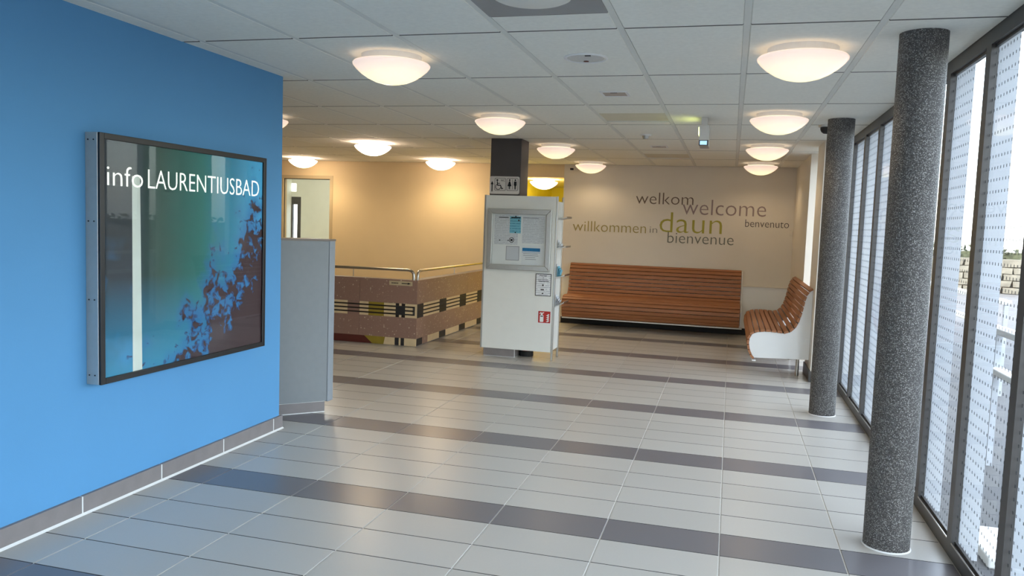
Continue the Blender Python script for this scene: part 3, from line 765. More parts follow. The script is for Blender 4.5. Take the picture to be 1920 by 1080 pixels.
# band: four pale courses and three black bars
hb = (Z[2] - Z[1]); cu_ = hb / 7.6
zc = []
z = Z[1]
for k in range(7):
    hk = cu_ * (1.3 if k % 2 == 0 else 0.8); zc.append((z, z + hk)); z += hk
for k, (z0, z1) in enumerate(zc):
    z1 -= 0.0012
    if k % 2 == 0:
        for a, b, mt in ((xl, -4.80, 'cream_tile'), (-4.80, -4.63, 'mauve_tile'), (-4.63, -4.50, 'cream_tile'), (-4.50, -4.283, 'olive_tile'), (-4.283, -4.117, 'cream_tile')):
            slab_f(a + 0.001, b - 0.001, z0, z1, mt, 'mosaic_tile')
    else:
        slab_f(xl, -4.118, z0, z1, 'black_tile', 'mosaic_bar', -0.003)
# dark cross block with pale squares
bz0, bz1 = Z[1], Z[2] - 0.001
slab_f(-4.116, -3.987, bz0 + 0.03, bz1 - 0.03, 'dark_tile', 'mosaic_block', 0.002)
for a, b in ((-4.116, -4.07), (-4.035, -3.987)):
    for z0, z1 in ((bz0, bz0 + 0.029), (bz1 - 0.029, bz1)): slab_f(a, b, z0, z1, 'black_tile', 'mosaic_block', 0.001)
for z0, z1 in ((bz0, bz0 + 0.029), (bz1 - 0.029, bz1)): slab_f(-4.069, -4.036, z0, z1, 'cream_tile', 'mosaic_tile', 0.001)
# meander beside the corner
for k, (z0, z1) in enumerate(zc):
    if k in (0, 6): slab_f(-3.986, PXC, z0, z1 - 0.001, 'cream_tile', 'mosaic_tile')
    elif k in (2, 4): slab_f(-3.986, -3.885, z0, z1 - 0.001, 'cream_tile', 'mosaic_tile')
    elif k in (1, 3, 5): slab_f(-3.986, -3.870, z0, z1 - 0.001, 'black_tile', 'mosaic_bar', -0.003)
slab_f(-3.868, -3.852, zc[1][0], zc[5][1], 'dark_tile', 'mosaic_bar', 0.001)
slab_f(-3.851, PXC, zc[1][0], zc[5][1] - 0.001, 'cream_tile', 'mosaic_tile')
# right leg band
blocks = [(PYC + 0.0125, 9.615), (10.214, 10.482), (11.06, 11.342), (11.90, 12.20)]
prev = None
for a, b in blocks:
    slab_r(a, b, Z[1], Z[2] - 0.001, 'dark_tile', 'mosaic_block', 0.002)
    for k in (1, 3, 5): slab_r(a + 0.05, b - 0.03, zc[k][0] + 0.004, zc[k][1] - 0.004, 'black_tile', 'mosaic_bar', 0.004)
    if prev is not None:
        for k, (z0, z1) in enumerate(zc):
            if k % 2 == 0: slab_r(prev + 0.002, a - 0.002, z0, z1 - 0.001, 'cream_tile', 'mosaic_tile')
            else: slab_r(prev + 0.002, a - 0.002, z0, z1 - 0.001, 'black_tile', 'mosaic_bar', -0.004)
    prev = b
for k, (z0, z1) in enumerate(zc): slab_r(prev + 0.002, YB, z0, z1 - 0.001, 'cream_tile' if k % 2 == 0 else 'black_tile', 'mosaic_tile' if k % 2 == 0 else 'mosaic_bar', 0 if k % 2 == 0 else -0.004)
# foot band
def trap(pts, mat): return obj('mosaic_tile', MB().prism(pts, PYC, PYC + 0.012, 'y'), M[mat], par)
trap([(xl, 0.003), (-4.44, 0.003), (-4.555, 0.099), (xl, 0.099)], 'maroon_tile')
trap([(-4.438, 0.003), (-4.28, 0.003), (-4.26, 0.099), (-4.553, 0.099)], 'olive_tile')
trap([(-4.278, 0.003), (-4.122, 0.003), (-4.122, 0.099), (-4.258, 0.099)], 'cream_tile')
for a, b, mt in ((-4.120, -4.066, 'dark_tile'), (-4.064, -4.040, 'cream_tile'), (-4.038, -3.992, 'dark_tile'), (-3.990, PXC, 'cream_tile')): slab_f(a, b, 0.003, 0.099, mt, 'mosaic_tile')
fb = [(PYC + 0.0125, 9.60, 'dark_tile'), (9.602, 9.79, 'terrazzo'), (9.792, 10.222, 'cream_tile'), (10.224, 10.476, 'dark_tile'), (10.478, 11.05, 'cream_tile'), (11.052, 11.333, 'dark_tile'), (11.335, 11.90, 'cream_tile'), (11.902, 12.19, 'dark_tile'), (12.192, YB, 'cream_tile')]
for a, b, mt in fb: slab_r(a, b, 0.012, 0.099, mt, 'mosaic_tile', 0.001)
# handrails
def bend(pts, r, n=6):
    out = [Vector(pts[0])]
    for i in range(1, len(pts) - 1):
        p0, p, p1 = Vector(pts[i - 1]), Vector(pts[i]), Vector(pts[i + 1])
        a = p + (p0 - p).normalized() * r; b = p + (p1 - p).normalized() * r
        for k in range(n + 1):
            s_ = k / n; out.append(a.lerp(p, s_).lerp(p.lerp(b, s_), s_))
    out.append(Vector(pts[-1])); return out
hy = PYC + 0.07
obj('handrail', MB().tube(bend([(xl, hy, 0.965), (-3.905, hy, 0.978), (-3.905, hy, PH - 0.02)], 0.085), 0.019, 12), M['steel'], par, smooth=True)
hx = PXC - 0.05
obj('handrail', MB().tube(bend([(hx, YB, 0.968), (hx, PYC + 0.13, 0.972), (hx, PYC + 0.13, PH - 0.02)], 0.085), 0.019, 12), M['steel'], par, smooth=True)
for x in (-4.76, -5.9): obj('rail_post', MB().tube([(x, hy, PH - 0.02), (x, hy, 0.965)], 0.006, 8), M['steel'], par)
for y in (10.92, 12.3): obj('rail_post', MB().tube([(hx, y, PH - 0.02), (hx, y, 0.965)], 0.006, 8), M['steel'], par)
t = thing('direction_plate', (-4.05, PYC - 0.004, 0.806), 'small beige plate with a black arrow pointing right, on the parapet corner', 'sign')
obj('plate', bx(-4.212, -3.893, PYC - 0.006, PYC - 0.0005, 0.779, 0.835), M['frame_beige'], t)
obj('arrow', MB().prism([(-4.04, 0.802), (-3.955, 0.802), (-3.955, 0.794), (-3.91, 0.807), (-3.955, 0.820), (-3.955, 0.812), (-4.04, 0.812)], PYC - 0.008, PYC - 0.006, 'y'), M['ink'], t)
m_ = MB(); xx = -4.18
for wd in (0.018, 0.012, 0.02, 0.014, 0.012): m_.box(xx, xx + wd, PYC - 0.008, PYC - 0.006, 0.802, 0.813); xx += wd + 0.004
obj('small_print', m_, M['ink'], t)

# ------------------------------------------------------------------ pillar with its toilet sign
px0, px1, py0, py1 = -2.845, -2.465, 9.205, 9.56
t = thing('square_pillar', ((px0 + px1) / 2, (py0 + py1) / 2, 0), 'dark grey square pillar with tiled foot, behind the white notice stand', 'pillar')
obj('shaft', bx(px0, px1, py0, py1, 0.098, H), M['pillar'], t, bevel=0.006)
pk = obj('foot', bx(px0 - 0.006, px1 + 0.006, py0 - 0.006, py1 + 0.006, 0, 0.098), M['silicone'], t)
for a in ((px0 - 0.002, px1 + 0.002, py0 - 0.014, py0 - 0.004), (px0 - 0.002, px1 + 0.002, py1 + 0.004, py1 + 0.014)): obj('foot_tile', bx(*a, 0.007, 0.096), M['skirting'], pk)
for a in ((px0 - 0.014, px0 - 0.004, py0 - 0.002, py1 + 0.002), (px1 + 0.004, px1 + 0.014, py0 - 0.002, py1 + 0.002)): obj('foot_tile', bx(*a, 0.007, 0.096), M['skirting'], pk)

SY = py0 - 0.002
t = thing('toilet_sign', (-2.66, SY, 1.98), 'white toilet direction sign with arrow and pictograms, on the dark grey pillar', 'sign')
def rrect(x0, x1, z0, z1, r, n=5):
    pts = []
    for cx, cz, a0 in ((x1 - r, z1 - r, 0), (x0 + r, z1 - r, 90), (x0 + r, z0 + r, 180), (x1 - r, z0 + r, 270)):
        for k in range(n + 1):
            a = math.radians(a0 + 90 * k / n); pts.append((cx + r * math.cos(a), cz + r * math.sin(a)))
    return pts
def ring(mb, outer, inner, y0, y1):
    n = len(outer)
    vs = [(p[0], y0, p[1]) for p in outer] + [(p[0], y0, p[1]) for p in inner] + [(p[0], y1, p[1]) for p in outer] + [(p[0], y1, p[1]) for p in inner]
    fs = []
    for i in range(n):
        j = (i + 1) % n
        fs += [(i, n + i, n + j, j), (2 * n + i, 2 * n + j, 3 * n + j, 3 * n + i), (i, j, 2 * n + j, 2 * n + i), (n + i, 3 * n + i, 3 * n + j, n + j)]
    return mb.add(vs, fs)
def circ(cx, cz, r, n=20, a0=0, a1=360): return [(cx + r * math.cos(math.radians(a0 + (a1 - a0) * k / n)), cz + r * math.sin(math.radians(a0 + (a1 - a0) * k / n))) for k in range(n + (0 if a1 - a0 == 360 else 1))]
obj('plate', MB().prism(rrect(-2.842, -2.474, 1.972, 2.182, 0.02), SY - 0.012, SY, 'y'), pm('sign_white', (212, 206, 200), 0.4, var=0.01), t)
ya, yb = SY - 0.0135, SY - 0.012
obj('arrow', MB().prism([(-2.818, 2.0), (-2.806, 2.0), (-2.806, 2.085), (-2.794, 2.085), (-2.812, 2.125), (-2.830, 2.085), (-2.818, 2.085)], ya, yb, 'y'), M['ink'], t)
ring_m = MB()
for a, b in ((-2.780, -2.640), (-2.628, -2.488)): ring(ring_m, rrect(a, b, 2.012, 2.162, 0.016), rrect(a + 0.004, b - 0.004, 2.016, 2.158, 0.013), ya, yb)
obj('border', ring_m, M['ink'], t)
def stroke(mb, pts, wd):
    for (a, b) in zip(pts[:-1], pts[1:]):
        d = Vector((b[0] - a[0], b[1] - a[1])); n = Vector((-d.y, d.x)).normalized() * wd / 2; e_ = d.normalized() * wd * 0.3
        mb.prism([(a[0] - e_.x + n.x, a[1] - e_.y + n.y), (a[0] - e_.x - n.x, a[1] - e_.y - n.y), (b[0] + e_.x - n.x, b[1] + e_.y - n.y), (b[0] + e_.x + n.x, b[1] + e_.y + n.y)], ya, yb, 'y')
    return mb
wcm = MB().prism(circ(-2.748, 2.136, 0.011), ya, yb, 'y')
stroke(wcm, [(-2.748, 2.120), (-2.743, 2.075), (-2.706, 2.075), (-2.690, 2.034), (-2.676, 2.040)], 0.011); stroke(wcm, [(-2.746, 2.098), (-2.716, 2.098)], 0.008)
oo = circ(-2.735, 2.057, 0.036, 26, 110, 350); ii = circ(-2.735, 2.057, 0.029, 26, 110, 350)
for k in range(26): wcm.prism([oo[k], oo[k + 1], ii[k + 1], ii[k]], ya, yb, 'y')
obj('wheelchair_pictogram', wcm, M['ink'], t)
obj('lettering', text_mb('WC', -2.705, -2.652, 0.026, lambda u, v, d: (u, yb - d, 2.120 + v), 0.0015, 0.0), M['ink'], t)
wo = MB().prism(circ(-2.594, 2.139, 0.010), ya, yb, 'y')
wo.prism([(-2.602, 2.125), (-2.586, 2.125), (-2.570, 2.066), (-2.584, 2.066), (-2.586, 2.03), (-2.592, 2.03), (-2.593, 2.066), (-2.595, 2.066), (-2.596, 2.03), (-2.602, 2.03), (-2.604, 2.066), (-2.618, 2.066)], ya, yb, 'y')
obj('woman_pictogram', wo, M['ink'], t)
obj('divider', bx(-2.560, -2.556, ya, yb, 2.028, 2.150), M['ink'], t)
mo = MB().prism(circ(-2.523, 2.139, 0.010), ya, yb, 'y')
mo.prism([(-2.539, 2.124), (-2.507, 2.124), (-2.505, 2.075), (-2.512, 2.075), (-2.513, 2.028), (-2.521, 2.028), (-2.5225, 2.07), (-2.5235, 2.07), (-2.525, 2.028), (-2.533, 2.028), (-2.534, 2.075), (-2.541, 2.075)], ya, yb, 'y')
obj('man_pictogram', mo, M['ink'], t)

# ------------------------------------------------------------------ notice stand
BY = 9.172
t = thing('notice_stand', (-2.45, BY, 0), 'tall white-grey notice board stand on steel posts with brochure rack, in front of the pillar', 'notice stand')
obj('panel', bx(-2.875, -2.012, BY, BY + 0.018, 0.100, 1.955), M['board'], t, bevel=0.002)
obj('edge_strip', bx(-2.892, -2.875, BY - 0.004, BY + 0.03, 0.100, 1.957), M['alu'], t)
for y in (BY + 0.006, BY + 0.325): obj('post', bx(-2.010, -1.985, y, y + 0.025, 0.0, 1.960), M['steel'], t, bevel=0.004)
obj('rack_panel', bx(-2.004, -1.996, BY + 0.034, BY + 0.322, 0.12, 1.90), M['board'], t)
for z, dz in ((1.688, 0.018), (1.345, 0.014), (0.995, 0.022), (0.64, 0.052)):
    sh = obj('rack_shelf', MB().prism([(-1.996, z), (-1.884, z + dz), (-1.884, z + dz + 0.010), (-1.996, z + 0.010)], BY + 0.032, BY + 0.324, 'y'), M['alu'], t)
    obj('shelf_lip', MB().prism([(-1.886, z + dz), (-1.879, z + dz), (-1.879, z + dz + 0.022), (-1.886, z + dz + 0.022)], BY + 0.032, BY + 0.324, 'y'), M['steel'], sh)
def brochure(z, dz, mat, tilt, lb, h=0.16, wd=0.1):
    tt = thing('brochure', (-1.97, BY + 0.15, z), lb, 'brochure', 'brochures standing in the rack')
    sl = dz / 0.112
    for k in range(4):
        xa_ = -1.990 + k * 0.011; xb_ = xa_ + 0.006
        za_, zb_ = z + 0.0115 + (xa_ + 1.996) * sl, z + 0.0115 + (xb_ + 1.996) * sl
        obj('leaf', MB().prism([(xa_, za_), (xb_, zb_), (xb_ + tilt * k * 0.4, z + h - k * 0.022), (xa_ + 0.002 + tilt * k * 0.4, z + h - k * 0.022)], BY + 0.07, BY + 0.07 + wd, 'y'), M[mat] if k else M['paper'], tt)
brochure(1.345, 0.014, 'paper', 0.03, 'white leaflets leaning out of the second rack shelf from the top', 0.10)
brochure(0.995, 0.022, 'paper_blue', 0.015, 'pale blue leaflets standing on the third rack shelf from the top')
brochure(0.640, 0.052, 'paper_grey', 0.015, 'white leaflets standing on the lowest rack shelf', 0.15)

# glazed notice case on the stand
cx0, cx1, cz0, cz1 = -2.836, -2.050, 1.068, 1.797
k_ = thing('notice_case', ((cx0 + cx1) / 2, BY, cz0), 'shallow aluminium-framed glass notice case mounted on the white stand', 'notice case')
cd_ = 0.045
obj('back', bx(cx0 + 0.01, cx1 - 0.01, BY - 0.014, BY - 0.001, cz0 + 0.01, cz1 - 0.01), M['white'], k_)
e = 0.062
def framebar(poly): return MB().prism(poly, BY - cd_, BY - 0.001, 'y')
for poly in ([(cx0, cz0), (cx1, cz0), (cx1 - e, cz0 + e), (cx0 + e, cz0 + e)], [(cx0, cz1), (cx1, cz1), (cx1 - e, cz1 - e), (cx0 + e, cz1 - e)],
             [(cx0, cz0), (cx0, cz1), (cx0 + e, cz1 - e), (cx0 + e, cz0 + e)], [(cx1, cz0), (cx1, cz1), (cx1 - e, cz1 - e), (cx1 - e, cz0 + e)]):
    obj('frame_bar', framebar(poly), M['alu'], k_, bevel=0.006)
obj('glass', bx(cx0 + e, cx1 - e, BY - 0.036, BY - 0.032, cz0 + e, cz1 - e), M['case_glass'], k_)
obj('lock', MB().tube([(-2.44, BY - cd_ + 0.002, 1.085), (-2.44, BY - cd_ - 0.008, 1.085)], 0.008, 12), M['steel'], k_)
py = BY - 0.0145
def sheet(name, x0, x1, z0, z1, mat, lb, lift=0.0, cat='paper notice'):
    s_ = thing(name, ((x0 + x1) / 2, py - lift, z0), lb, cat)
    o_ = obj('sheet', bx(x0, x1, py - lift - 0.0012, py - lift, z0, z1), M[mat], s_)
    return s_, py - lift - 0.0012
s_, y_ = sheet('notice_sheet', -2.752, -2.46, 1.37, 1.728, 'print', 'grey printed sheet at the upper left inside the glass case')
obj('headline', bx(-2.70, -2.58, y_ - 0.0006, y_, 1.688, 1.697), M['ink'], s_)
for x in (-2.69, -2.585): obj('print_mark', bx(x, x + 0.014, y_ - 0.0006, y_, 1.412, 1.424), M['ink'], s_)
sy = MB(); ring(sy, circ(-2.535, 1.425, 0.031, 24), circ(-2.535, 1.425, 0.024, 24), y_ - 0.0006, y_)
obj('round_symbol', sy.box(-2.549, -2.521, y_ - 0.0006, y_, 1.414, 1.436), M['ink'], s_)
s_, y_ = sheet('notice_sheet', -2.562, -2.424, 1.508, 1.708, 'print_blue', 'light blue sheet pinned over the grey ones inside the glass case', 0.003)
obj('headline', bx(-2.548, -2.432, y_ - 0.0006, y_, 1.687, 1.700), M['ink'], s_)
obj('print_mark', bx(-2.462, -2.442, y_ - 0.0006, y_, 1.652, 1.672), M['anthracite'], s_)
for p_ in ((-2.49, 1.708), (-2.49, 1.516)): obj('pin', MB().tube([(p_[0], y_, p_[1]), (p_[0], y_ - 0.004, p_[1])], 0.008, 10), M['ink'], s_)
s_, y_ = sheet('notice_sheet', -2.405, -2.135, 1.395, 1.715, 'print', 'grey printed two-column sheet at the upper right inside the glass case')
obj('headline', bx(-2.40, -2.21, y_ - 0.0006, y_, 1.690, 1.698), M['ink_grey'], s_)
s_, y_ = sheet('notice_sheet', -2.405, -2.135, 1.135, 1.37, 'paper', 'white sheet with a blue banner at the lower right inside the glass case')
obj('banner', bx(-2.397, -2.178, y_ - 0.0006, y_, 1.298, 1.338), M['ink_blue'], s_)
obj('underline', bx(-2.40, -2.176, y_ - 0.0006, y_, 1.283, 1.287), M['ink_blue'], s_)
for z, a, b in ((1.266, -2.385, -2.205), (1.244, -2.385, -2.197), (1.222, -2.36, -2.235), (1.200, -2.36, -2.225)): obj('text_line', bx(a, b, y_ - 0.0006, y_, z, z + 0.006), M['ink_grey'], s_)
s_, y_ = sheet('notice_sheet', -2.60, -2.435, 1.182, 1.352, 'paper_grey', 'blank white card with a grey outline at the lower left inside the glass case')
r_ = MB(); ring(r_, [(-2.60, 1.182), (-2.435, 1.182), (-2.435, 1.352), (-2.60, 1.352)], [(-2.593, 1.189), (-2.442, 1.189), (-2.442, 1.345), (-2.593, 1.345)], y_ - 0.0006, y_)
obj('outline', r_, M['ink_grey'], s_)

# framed notice and fire sign below
s_ = thing('framed_notice', (-2.125, BY, 0.775), 'white printed notice in a thin dark frame, below the glass case', 'notice')
obj('frame', bx(-2.222, -2.030, BY - 0.006, BY - 0.0008, 0.773, 1.039), M['anthracite'], s_)
obj('sheet', bx(-2.214, -2.038, BY - 0.0072, BY - 0.006, 0.781, 1.031), M['print_dark'], s_)
y_ = BY - 0.0072
for a, b, z, hh in ((-2.175, -2.085, 1.012, 0.007), (-2.195, -2.07, 0.967, 0.005), (-2.19, -2.06, 0.945, 0.008), (-2.14, -2.12, 0.892, 0.020), (-2.155, -2.115, 0.842, 0.014), (-2.14, -2.122, 0.795, 0.016)):
    obj('print_mark', bx(a, b, y_ - 0.0006, y_, z, z + hh), M['anthracite'], s_)
sy = MB(); ring(sy, circ(-2.128, 0.990, 0.010, 16), circ(-2.128, 0.990, 0.006, 16), y_ - 0.0006, y_); obj('round_symbol', sy, M['ink_grey'], s_)
s_ = thing('fire_extinguisher_sign', (-2.095, BY, 0.45), 'red square fire extinguisher sign low on the white stand', 'sign')
obj('border', bx(-2.180, -2.018, BY - 0.003, BY - 0.0008, 0.446, 0.598), M['white'], s_)
obj('plate', bx(-2.173, -2.025, BY - 0.0045, BY - 0.003, 0.452, 0.592), M['red'], s_)
yy0, yy1 = BY - 0.006, BY - 0.0045
em = MB().prism(rrect(-2.153, -2.108, 0.462, 0.545, 0.008), yy0, yy1, 'y').prism([(-2.141, 0.545), (-2.120, 0.545), (-2.120, 0.562), (-2.102, 0.572), (-2.104, 0.580), (-2.128, 0.573), (-2.150, 0.578), (-2.158, 0.556), (-2.152, 0.556), (-2.146, 0.568), (-2.141, 0.565)], yy0, yy1, 'y')
obj('extinguisher_pictogram', em, M['white'], s_)
obj('pictogram_label', bx(-2.146, -2.115, yy0 - 0.0008, yy0, 0.525, 0.536), M['ink'], s_)
fm = MB()
for k in range(4):
    z = 0.462 + k * 0.024
    fm.prism([(-2.078, z + 0.008), (-2.060, z), (-2.046, z + 0.006), (-2.036, z + 0.026), (-2.046, z + 0.020), (-2.052, z + 0.032), (-2.060, z + 0.014)], yy0, yy1, 'y')
obj('flame_pictogram', fm, M['white'], s_)

# extinguisher on the floor behind the stand
ex, ey = -2.365, 9.41
t = thing('fire_extinguisher', (ex, ey, 0), 'red fire extinguisher with black foot, standing on the floor behind the stand', 'fire extinguisher')
obj('foot', MB().lathe([(0.0, 0.0), (0.084, 0.0), (0.088, 0.01), (0.088, 0.062), (0.080, 0.07), (0.0, 0.07)], (ex, ey, 0), 32), M['rubber'], t, smooth=True)
obj('body', MB().lathe([(0.078, 0.07), (0.078, 0.40), (0.07, 0.44), (0.045, 0.468), (0.02, 0.478), (0.02, 0.50), (0.0, 0.50)], (ex, ey, 0), 32), M['red_gloss'], t, smooth=True)
obj('valve', MB().box(ex - 0.02, ex + 0.02, ey - 0.018, ey + 0.018, 0.50, 0.535).box(ex - 0.02, ex + 0.09, ey - 0.01, ey + 0.01, 0.535, 0.548), M['steel'], t, bevel=0.003)
obj('hose', MB().tube(bend([(ex - 0.02, ey, 0.515), (ex - 0.096, ey, 0.50), (ex - 0.096, ey, 0.2)], 0.04), 0.010, 8), M['rubber'], t, smooth=True)

# ------------------------------------------------------------------ slatted benches
PROF = [(0.600, 0.168), (0.632, 0.200), (0.664, 0.270), (0.679, 0.350), (0.672, 0.420), (0.640, 0.478), (0.580, 0.508), (0.500, 0.520), (0.420, 0.522), (0.340, 0.516), (0.275, 0.512), (0.225, 0.530), (0.182, 0.572), (0.150, 0.640), (0.128, 0.720), (0.112, 0.800), (0.098, 0.880), (0.076, 0.950), (0.040, 1.002), (0.004, 1.022)]
def resample(P, n):
    V = [Vector(p) for p in P]; L = [0]
    for a, b in zip(V[:-1], V[1:]): L.append(L[-1] + (b - a).length)
    def at(s):
        for i in range(len(V) - 1):
            if s <= L[i + 1] or i == len(V) - 2: return V[i].lerp(V[i + 1], (s - L[i]) / (L[i + 1] - L[i]))
    return at, L[-1]
at_, LEN = resample(PROF, 0)
NS = 21; pitch = LEN / NS; SWD = pitch - 0.012; STH = 0.024
def bench(name, length, to_world, label, ribs, legs, panels):
    """profile u = distance from the wall, z = height, s = along the bench; to_world(s,u,z)"""
    o0 = Vector(to_world(0, 0, 0))
    t = thing(name, o0, label, 'bench', 'slatted wooden wall benches')
    X = (Vector(to_world(1, 0, 0)) - o0); U = (Vector(to_world(0, 1, 0)) - o0); Zv = Vector((0, 0, 1))
    sm = MB()
    n0 = 0.004
    sec = [(-SWD / 2 + n0, 0), (SWD / 2 - n0, 0), (SWD / 2, -n0), (SWD / 2, -STH), (-SWD / 2, -STH), (-SWD / 2, -n0)]
    me = sm.prism(sec, 0, length, 'x').mesh('slat'); me.materials.append(M['wood'])
    for k in range(NS):
        s0 = (k + 0.5) * pitch
        p = at_(s0); a = at_(s0 - 0.01); b = at_(s0 + 0.01)
        d = (b - a).normalized()
        nrm = Vector((d.y, -d.x))                      # turned away from the wall
        T = (U * d.x + Zv * d.y); N = (U * nrm.x + Zv * nrm.y)
        if N.dot(U) < 0 and d.y > 0.5: pass
        N = -N if (nrm.y < 0 and abs(nrm.y) > 0.9) else N
        o = link('slat', me, t); XX = T.cross(N)
        base = Vector(to_world(0 if XX.dot(X) > 0 else length, p.x, p.y)) - o0
        o.matrix_local = Matrix(((XX.x, T.x, N.x, base.x), (XX.y, T.y, N.y, base.y), (XX.z, T.z, N.z, base.z), (0, 0, 0, 1)))
    # white side plates and ribs under the slats
    inner = []
    for k in range(41):
        s0 = LEN * k / 40
        p = at_(min(s0, LEN - 1e-6)); a = at_(max(0, s0 - 0.012)); b = at_(min(LEN - 1e-6, s0 + 0.012)); d = (b - a).normalized()
        inner.append((max(0.0, p.x - d.y * (STH + 0.001)), p.y + d.x * (STH + 0.001)))
    poly = [(q[0], q[1]) for q in inner]
    full = poly + [(0.0, poly[-1][1]), (0.0, 0.208), (poly[0][0], 0.19)]
    for (a, b) in panels:
        vs = [to_world(a, q[0], q[1]) for q in full] + [to_world(b, q[0], q[1]) for q in full]; n = len(full)
        obj('side_plate', MB().add(vs, [tuple(range(n)), tuple(range(n, 2 * n))[::-1]] + [(i, n + i, n + (i + 1) % n, (i + 1) % n) for i in range(n)]), M['white'], t)
    for a in ribs:
        strip = poly + [(q[0] - 0.04 if q[1] < 0.5 or q[0] < 0.2 else q[0], q[1] - 0.04 if q[1] > 0.44 else q[1]) for q in poly[::-1]]
        strip = poly + [(max(0.0, q[0] - 0.05), max(0.16, q[1] - 0.05)) for q in poly[::-1]]
        vs = [to_world(a, q[0], q[1]) for q in strip] + [to_world(a + 0.012, q[0], q[1]) for q in strip]; n = len(strip)
        obj('rib', MB().add(vs, [(i, i + 1, n - 2 - i, n - 1 - i) for i in range(n // 2 - 1)] + [(n + i, 2 * n - 1 - i, 2 * n - 2 - i, n + i + 1) for i in range(n // 2 - 1)] + [(i, n + i, n + (i + 1) % n, (i + 1) % n) for i in range(n)]), M['white'], t)
    a, b = to_world(0, 0.57, 0.150), to_world(length, 0.612, 0.168)
    obj('bottom_rail', bx(min(a[0], b[0]), max(a[0], b[0]), min(a[1], b[1]), max(a[1], b[1]), 0.152, 0.166), M['white'], t)
    a, b = to_world(0, 0.0, 0.40), to_world(length, 0.05, 0.40)
    obj('wall_rail', bx(min(a[0], b[0]), max(a[0], b[0]), min(a[1], b[1]), max(a[1], b[1]), 0.40, 0.44), M['white'], t)
    for s_ in legs:
        c = to_world(s_, 0.11, 0)
        obj('leg', MB().tube([(c[0], c[1], 0), (c[0], c[1], 0.43)], 0.019, 12), M['steel'], t)
    return t
BX0, BX1 = -2.545, 0.228
bench('slatted_bench', BX1 - BX0, lambda s, u, z: (BX0 + s, YB - 0.036 - u * 0.985, z), 'long reddish slatted wooden bench along the back wall, below the welcome words', [0.30, 1.35, 2.40], [], [(0.02, 0.032), (BX1 - BX0 - 0.032, BX1 - BX0 - 0.02)])
QY0, QY1 = 9.40, 11.9
bench('slatted_bench', QY1 - QY0, lambda s, u, z: (0.918 - u, QY0 + s, z), 'shorter slatted wooden bench with a white curved side plate, along the right wall', [1.25], [0.12, 1.3, 2.3], [(0.012, 0.030), (QY1 - QY0 - 0.03, QY1 - QY0 - 0.012)])

# ------------------------------------------------------------------ welcome words on the back wall
WORDS = [('welkom', -1.526, -0.612, 2.020, 0.186, 'brown_txt', 'brownish grey wall lettering welkom, topmost of the words'),
         ('welcome', -0.777, 0.502, 1.868, 0.245, 'mauve_txt', 'pale mauve wall lettering welcome, overlapping the end of welkom'),
         ('willkommen', -2.547, -1.340, 1.543, 0.170, 'olive_txt', 'olive gold wall lettering willkommen, leftmost of the words'),
         ('in', -1.280, -1.160, 1.557, 0.100, 'grey_txt', 'small grey wall lettering in, left of the big green word'),
         ('daun', -1.126, -0.150, 1.572, 0.325, 'green_txt', 'large olive green wall lettering daun, biggest of the words'),
         ('bienvenue', -0.990, 0.039, 1.406, 0.175, 'sage_txt', 'dark sage wall lettering bienvenue, lowest of the words'),
         ('benvenuto', 0.200, 0.852, 1.704, 0.117, 'dark_txt', 'small dark brown wall lettering benvenuto, rightmost of the words')]
for k, (body, a, b, z, h_, mt, lb) in enumerate(WORDS):
    d = 0.003 + 0.0008 * (k % 3)
    mb = text_mb(body, a, b, h_, lambda u, v, dd, z=z: (u, YB - dd, z + v), d)
    tag(obj('wall_lettering', mb, M[mt], at=(a, YB, z)), lb, 'lettering')

# ------------------------------------------------------------------ outside the windows
struct('ground', MB().box(1.3, 90, -30, 120, -0.3, -0.06).box(-40, 1.3, -40, -3.2, -0.3, -0.06), M['paving'])
tag(bpy.data.objects['ground'], kind='structure')
def railing(x, y0, y1, lb):
    t = thing('metal_railing', (x, y0, -0.06), lb, 'railing', 'pale railings outside the windows')
    for z in (0.96, 0.66): obj('rail', bx(x - 0.05, x + 0.05, y0, y1, z - 0.025, z + 0.025), M['kerb'], t, bevel=0.008)
    n = max(2, int((y1 - y0) / 1.2) + 1)
    for k in range(n): obj('post', bx(x - 0.02, x + 0.02, y0 + (y1 - y0 - 0.05) * k / (n - 1), y0 + (y1 - y0 - 0.05) * k / (n - 1) + 0.05, -0.06, 0.93), M['fin'], t)
railing(1.95, 2.6, 6.6, 'pale metal railing outside, seen through the nearest window pane')
railing(2.9, 9.6, 13.8, 'pale metal railing further off outside, seen through the second window pane')
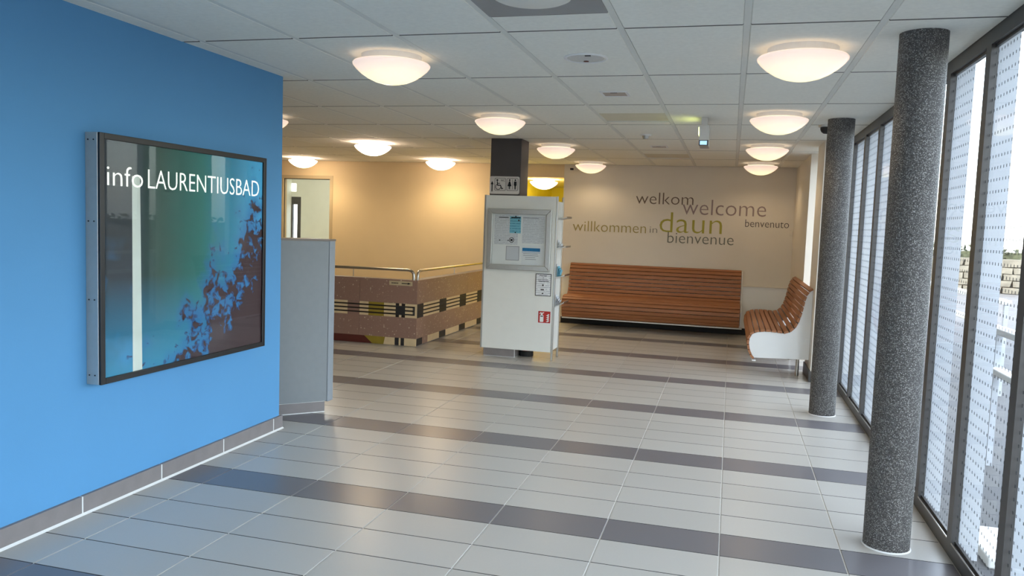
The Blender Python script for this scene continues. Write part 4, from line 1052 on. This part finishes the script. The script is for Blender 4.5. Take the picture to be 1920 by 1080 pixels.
tag(obj('step_slab', bx(1.36, 1.60, 4.45, 4.95, -0.06, 0.0), M['kerb'], at=(1.48, 4.7, -0.06), bevel=0.01), 'white stone slab lying on the paving just outside the nearest pane', 'slab')
# dry stone wall of single stones, some way off
t = thing('stone_wall', (7, 30, -0.06), 'low field stone wall beyond the paving, seen through the panes', 'wall')
obj('core', MB().prism([(3.2, 30.2), (30, 24.2), (30, 24.6), (3.2, 30.6)], -0.06, 1.05, 'z'), M['stone_a'], t)
sm_ = []
for v_ in range(5):
    rr = [(random.uniform(0.85, 1.1), random.uniform(0.85, 1.1), random.uniform(0.85, 1.1)) for _ in range(8)]
    m_ = MB().box(-0.26, 0.26, -0.12, 0.12, -0.10, 0.10)
    m_.v = [(a * r0, b * r1, c * r2) for (a, b, c), (r0, r1, r2) in zip(m_.v, rr)]
    me = m_.mesh('stone'); me.materials.append(M['stone_a']); sm_.append(me)
for row in range(5):
    for k in range(22):
        x = 3.4 + k * 0.54 + (0.27 if row % 2 else 0); y = 30.15 - (x - 3.2) * 6 / 26.8
        o = inst('stone', random.choice(sm_), t, (x, y, 0.05 + row * 0.215)); o.rotation_euler = (0, 0, -0.22 + random.uniform(-0.05, 0.05))
# hedge behind the stone wall
hm = MB(); rnd = random.Random(7)
for k in range(2600):
    x = rnd.uniform(3, 24); y = 32.2 - (x - 3.2) * 0.224 + rnd.uniform(-0.5, 0.5); z = rnd.uniform(0.2, 1.45)
    a = Vector((rnd.uniform(-1, 1), rnd.uniform(-1, 1), rnd.uniform(-1, 1))).normalized() * 0.14; b = a.orthogonal().normalized() * 0.08; c = Vector((x, y, z))
    hm.add([c - a, c + b, c + a, c - b], [(0, 1, 2, 3)])
t = thing('clipped_hedge', (8, 31, -0.06), 'grey-green hedge standing behind the field stone wall outside', 'hedge')
o = obj('foliage', hm, M['hedge'], t); o['kind'] = 'stuff'
obj('inner_growth', MB().prism([(3, 31.9), (24, 27.2), (24, 27.9), (3, 32.6)], -0.06, 1.25, 'z'), M['hedge'], t)
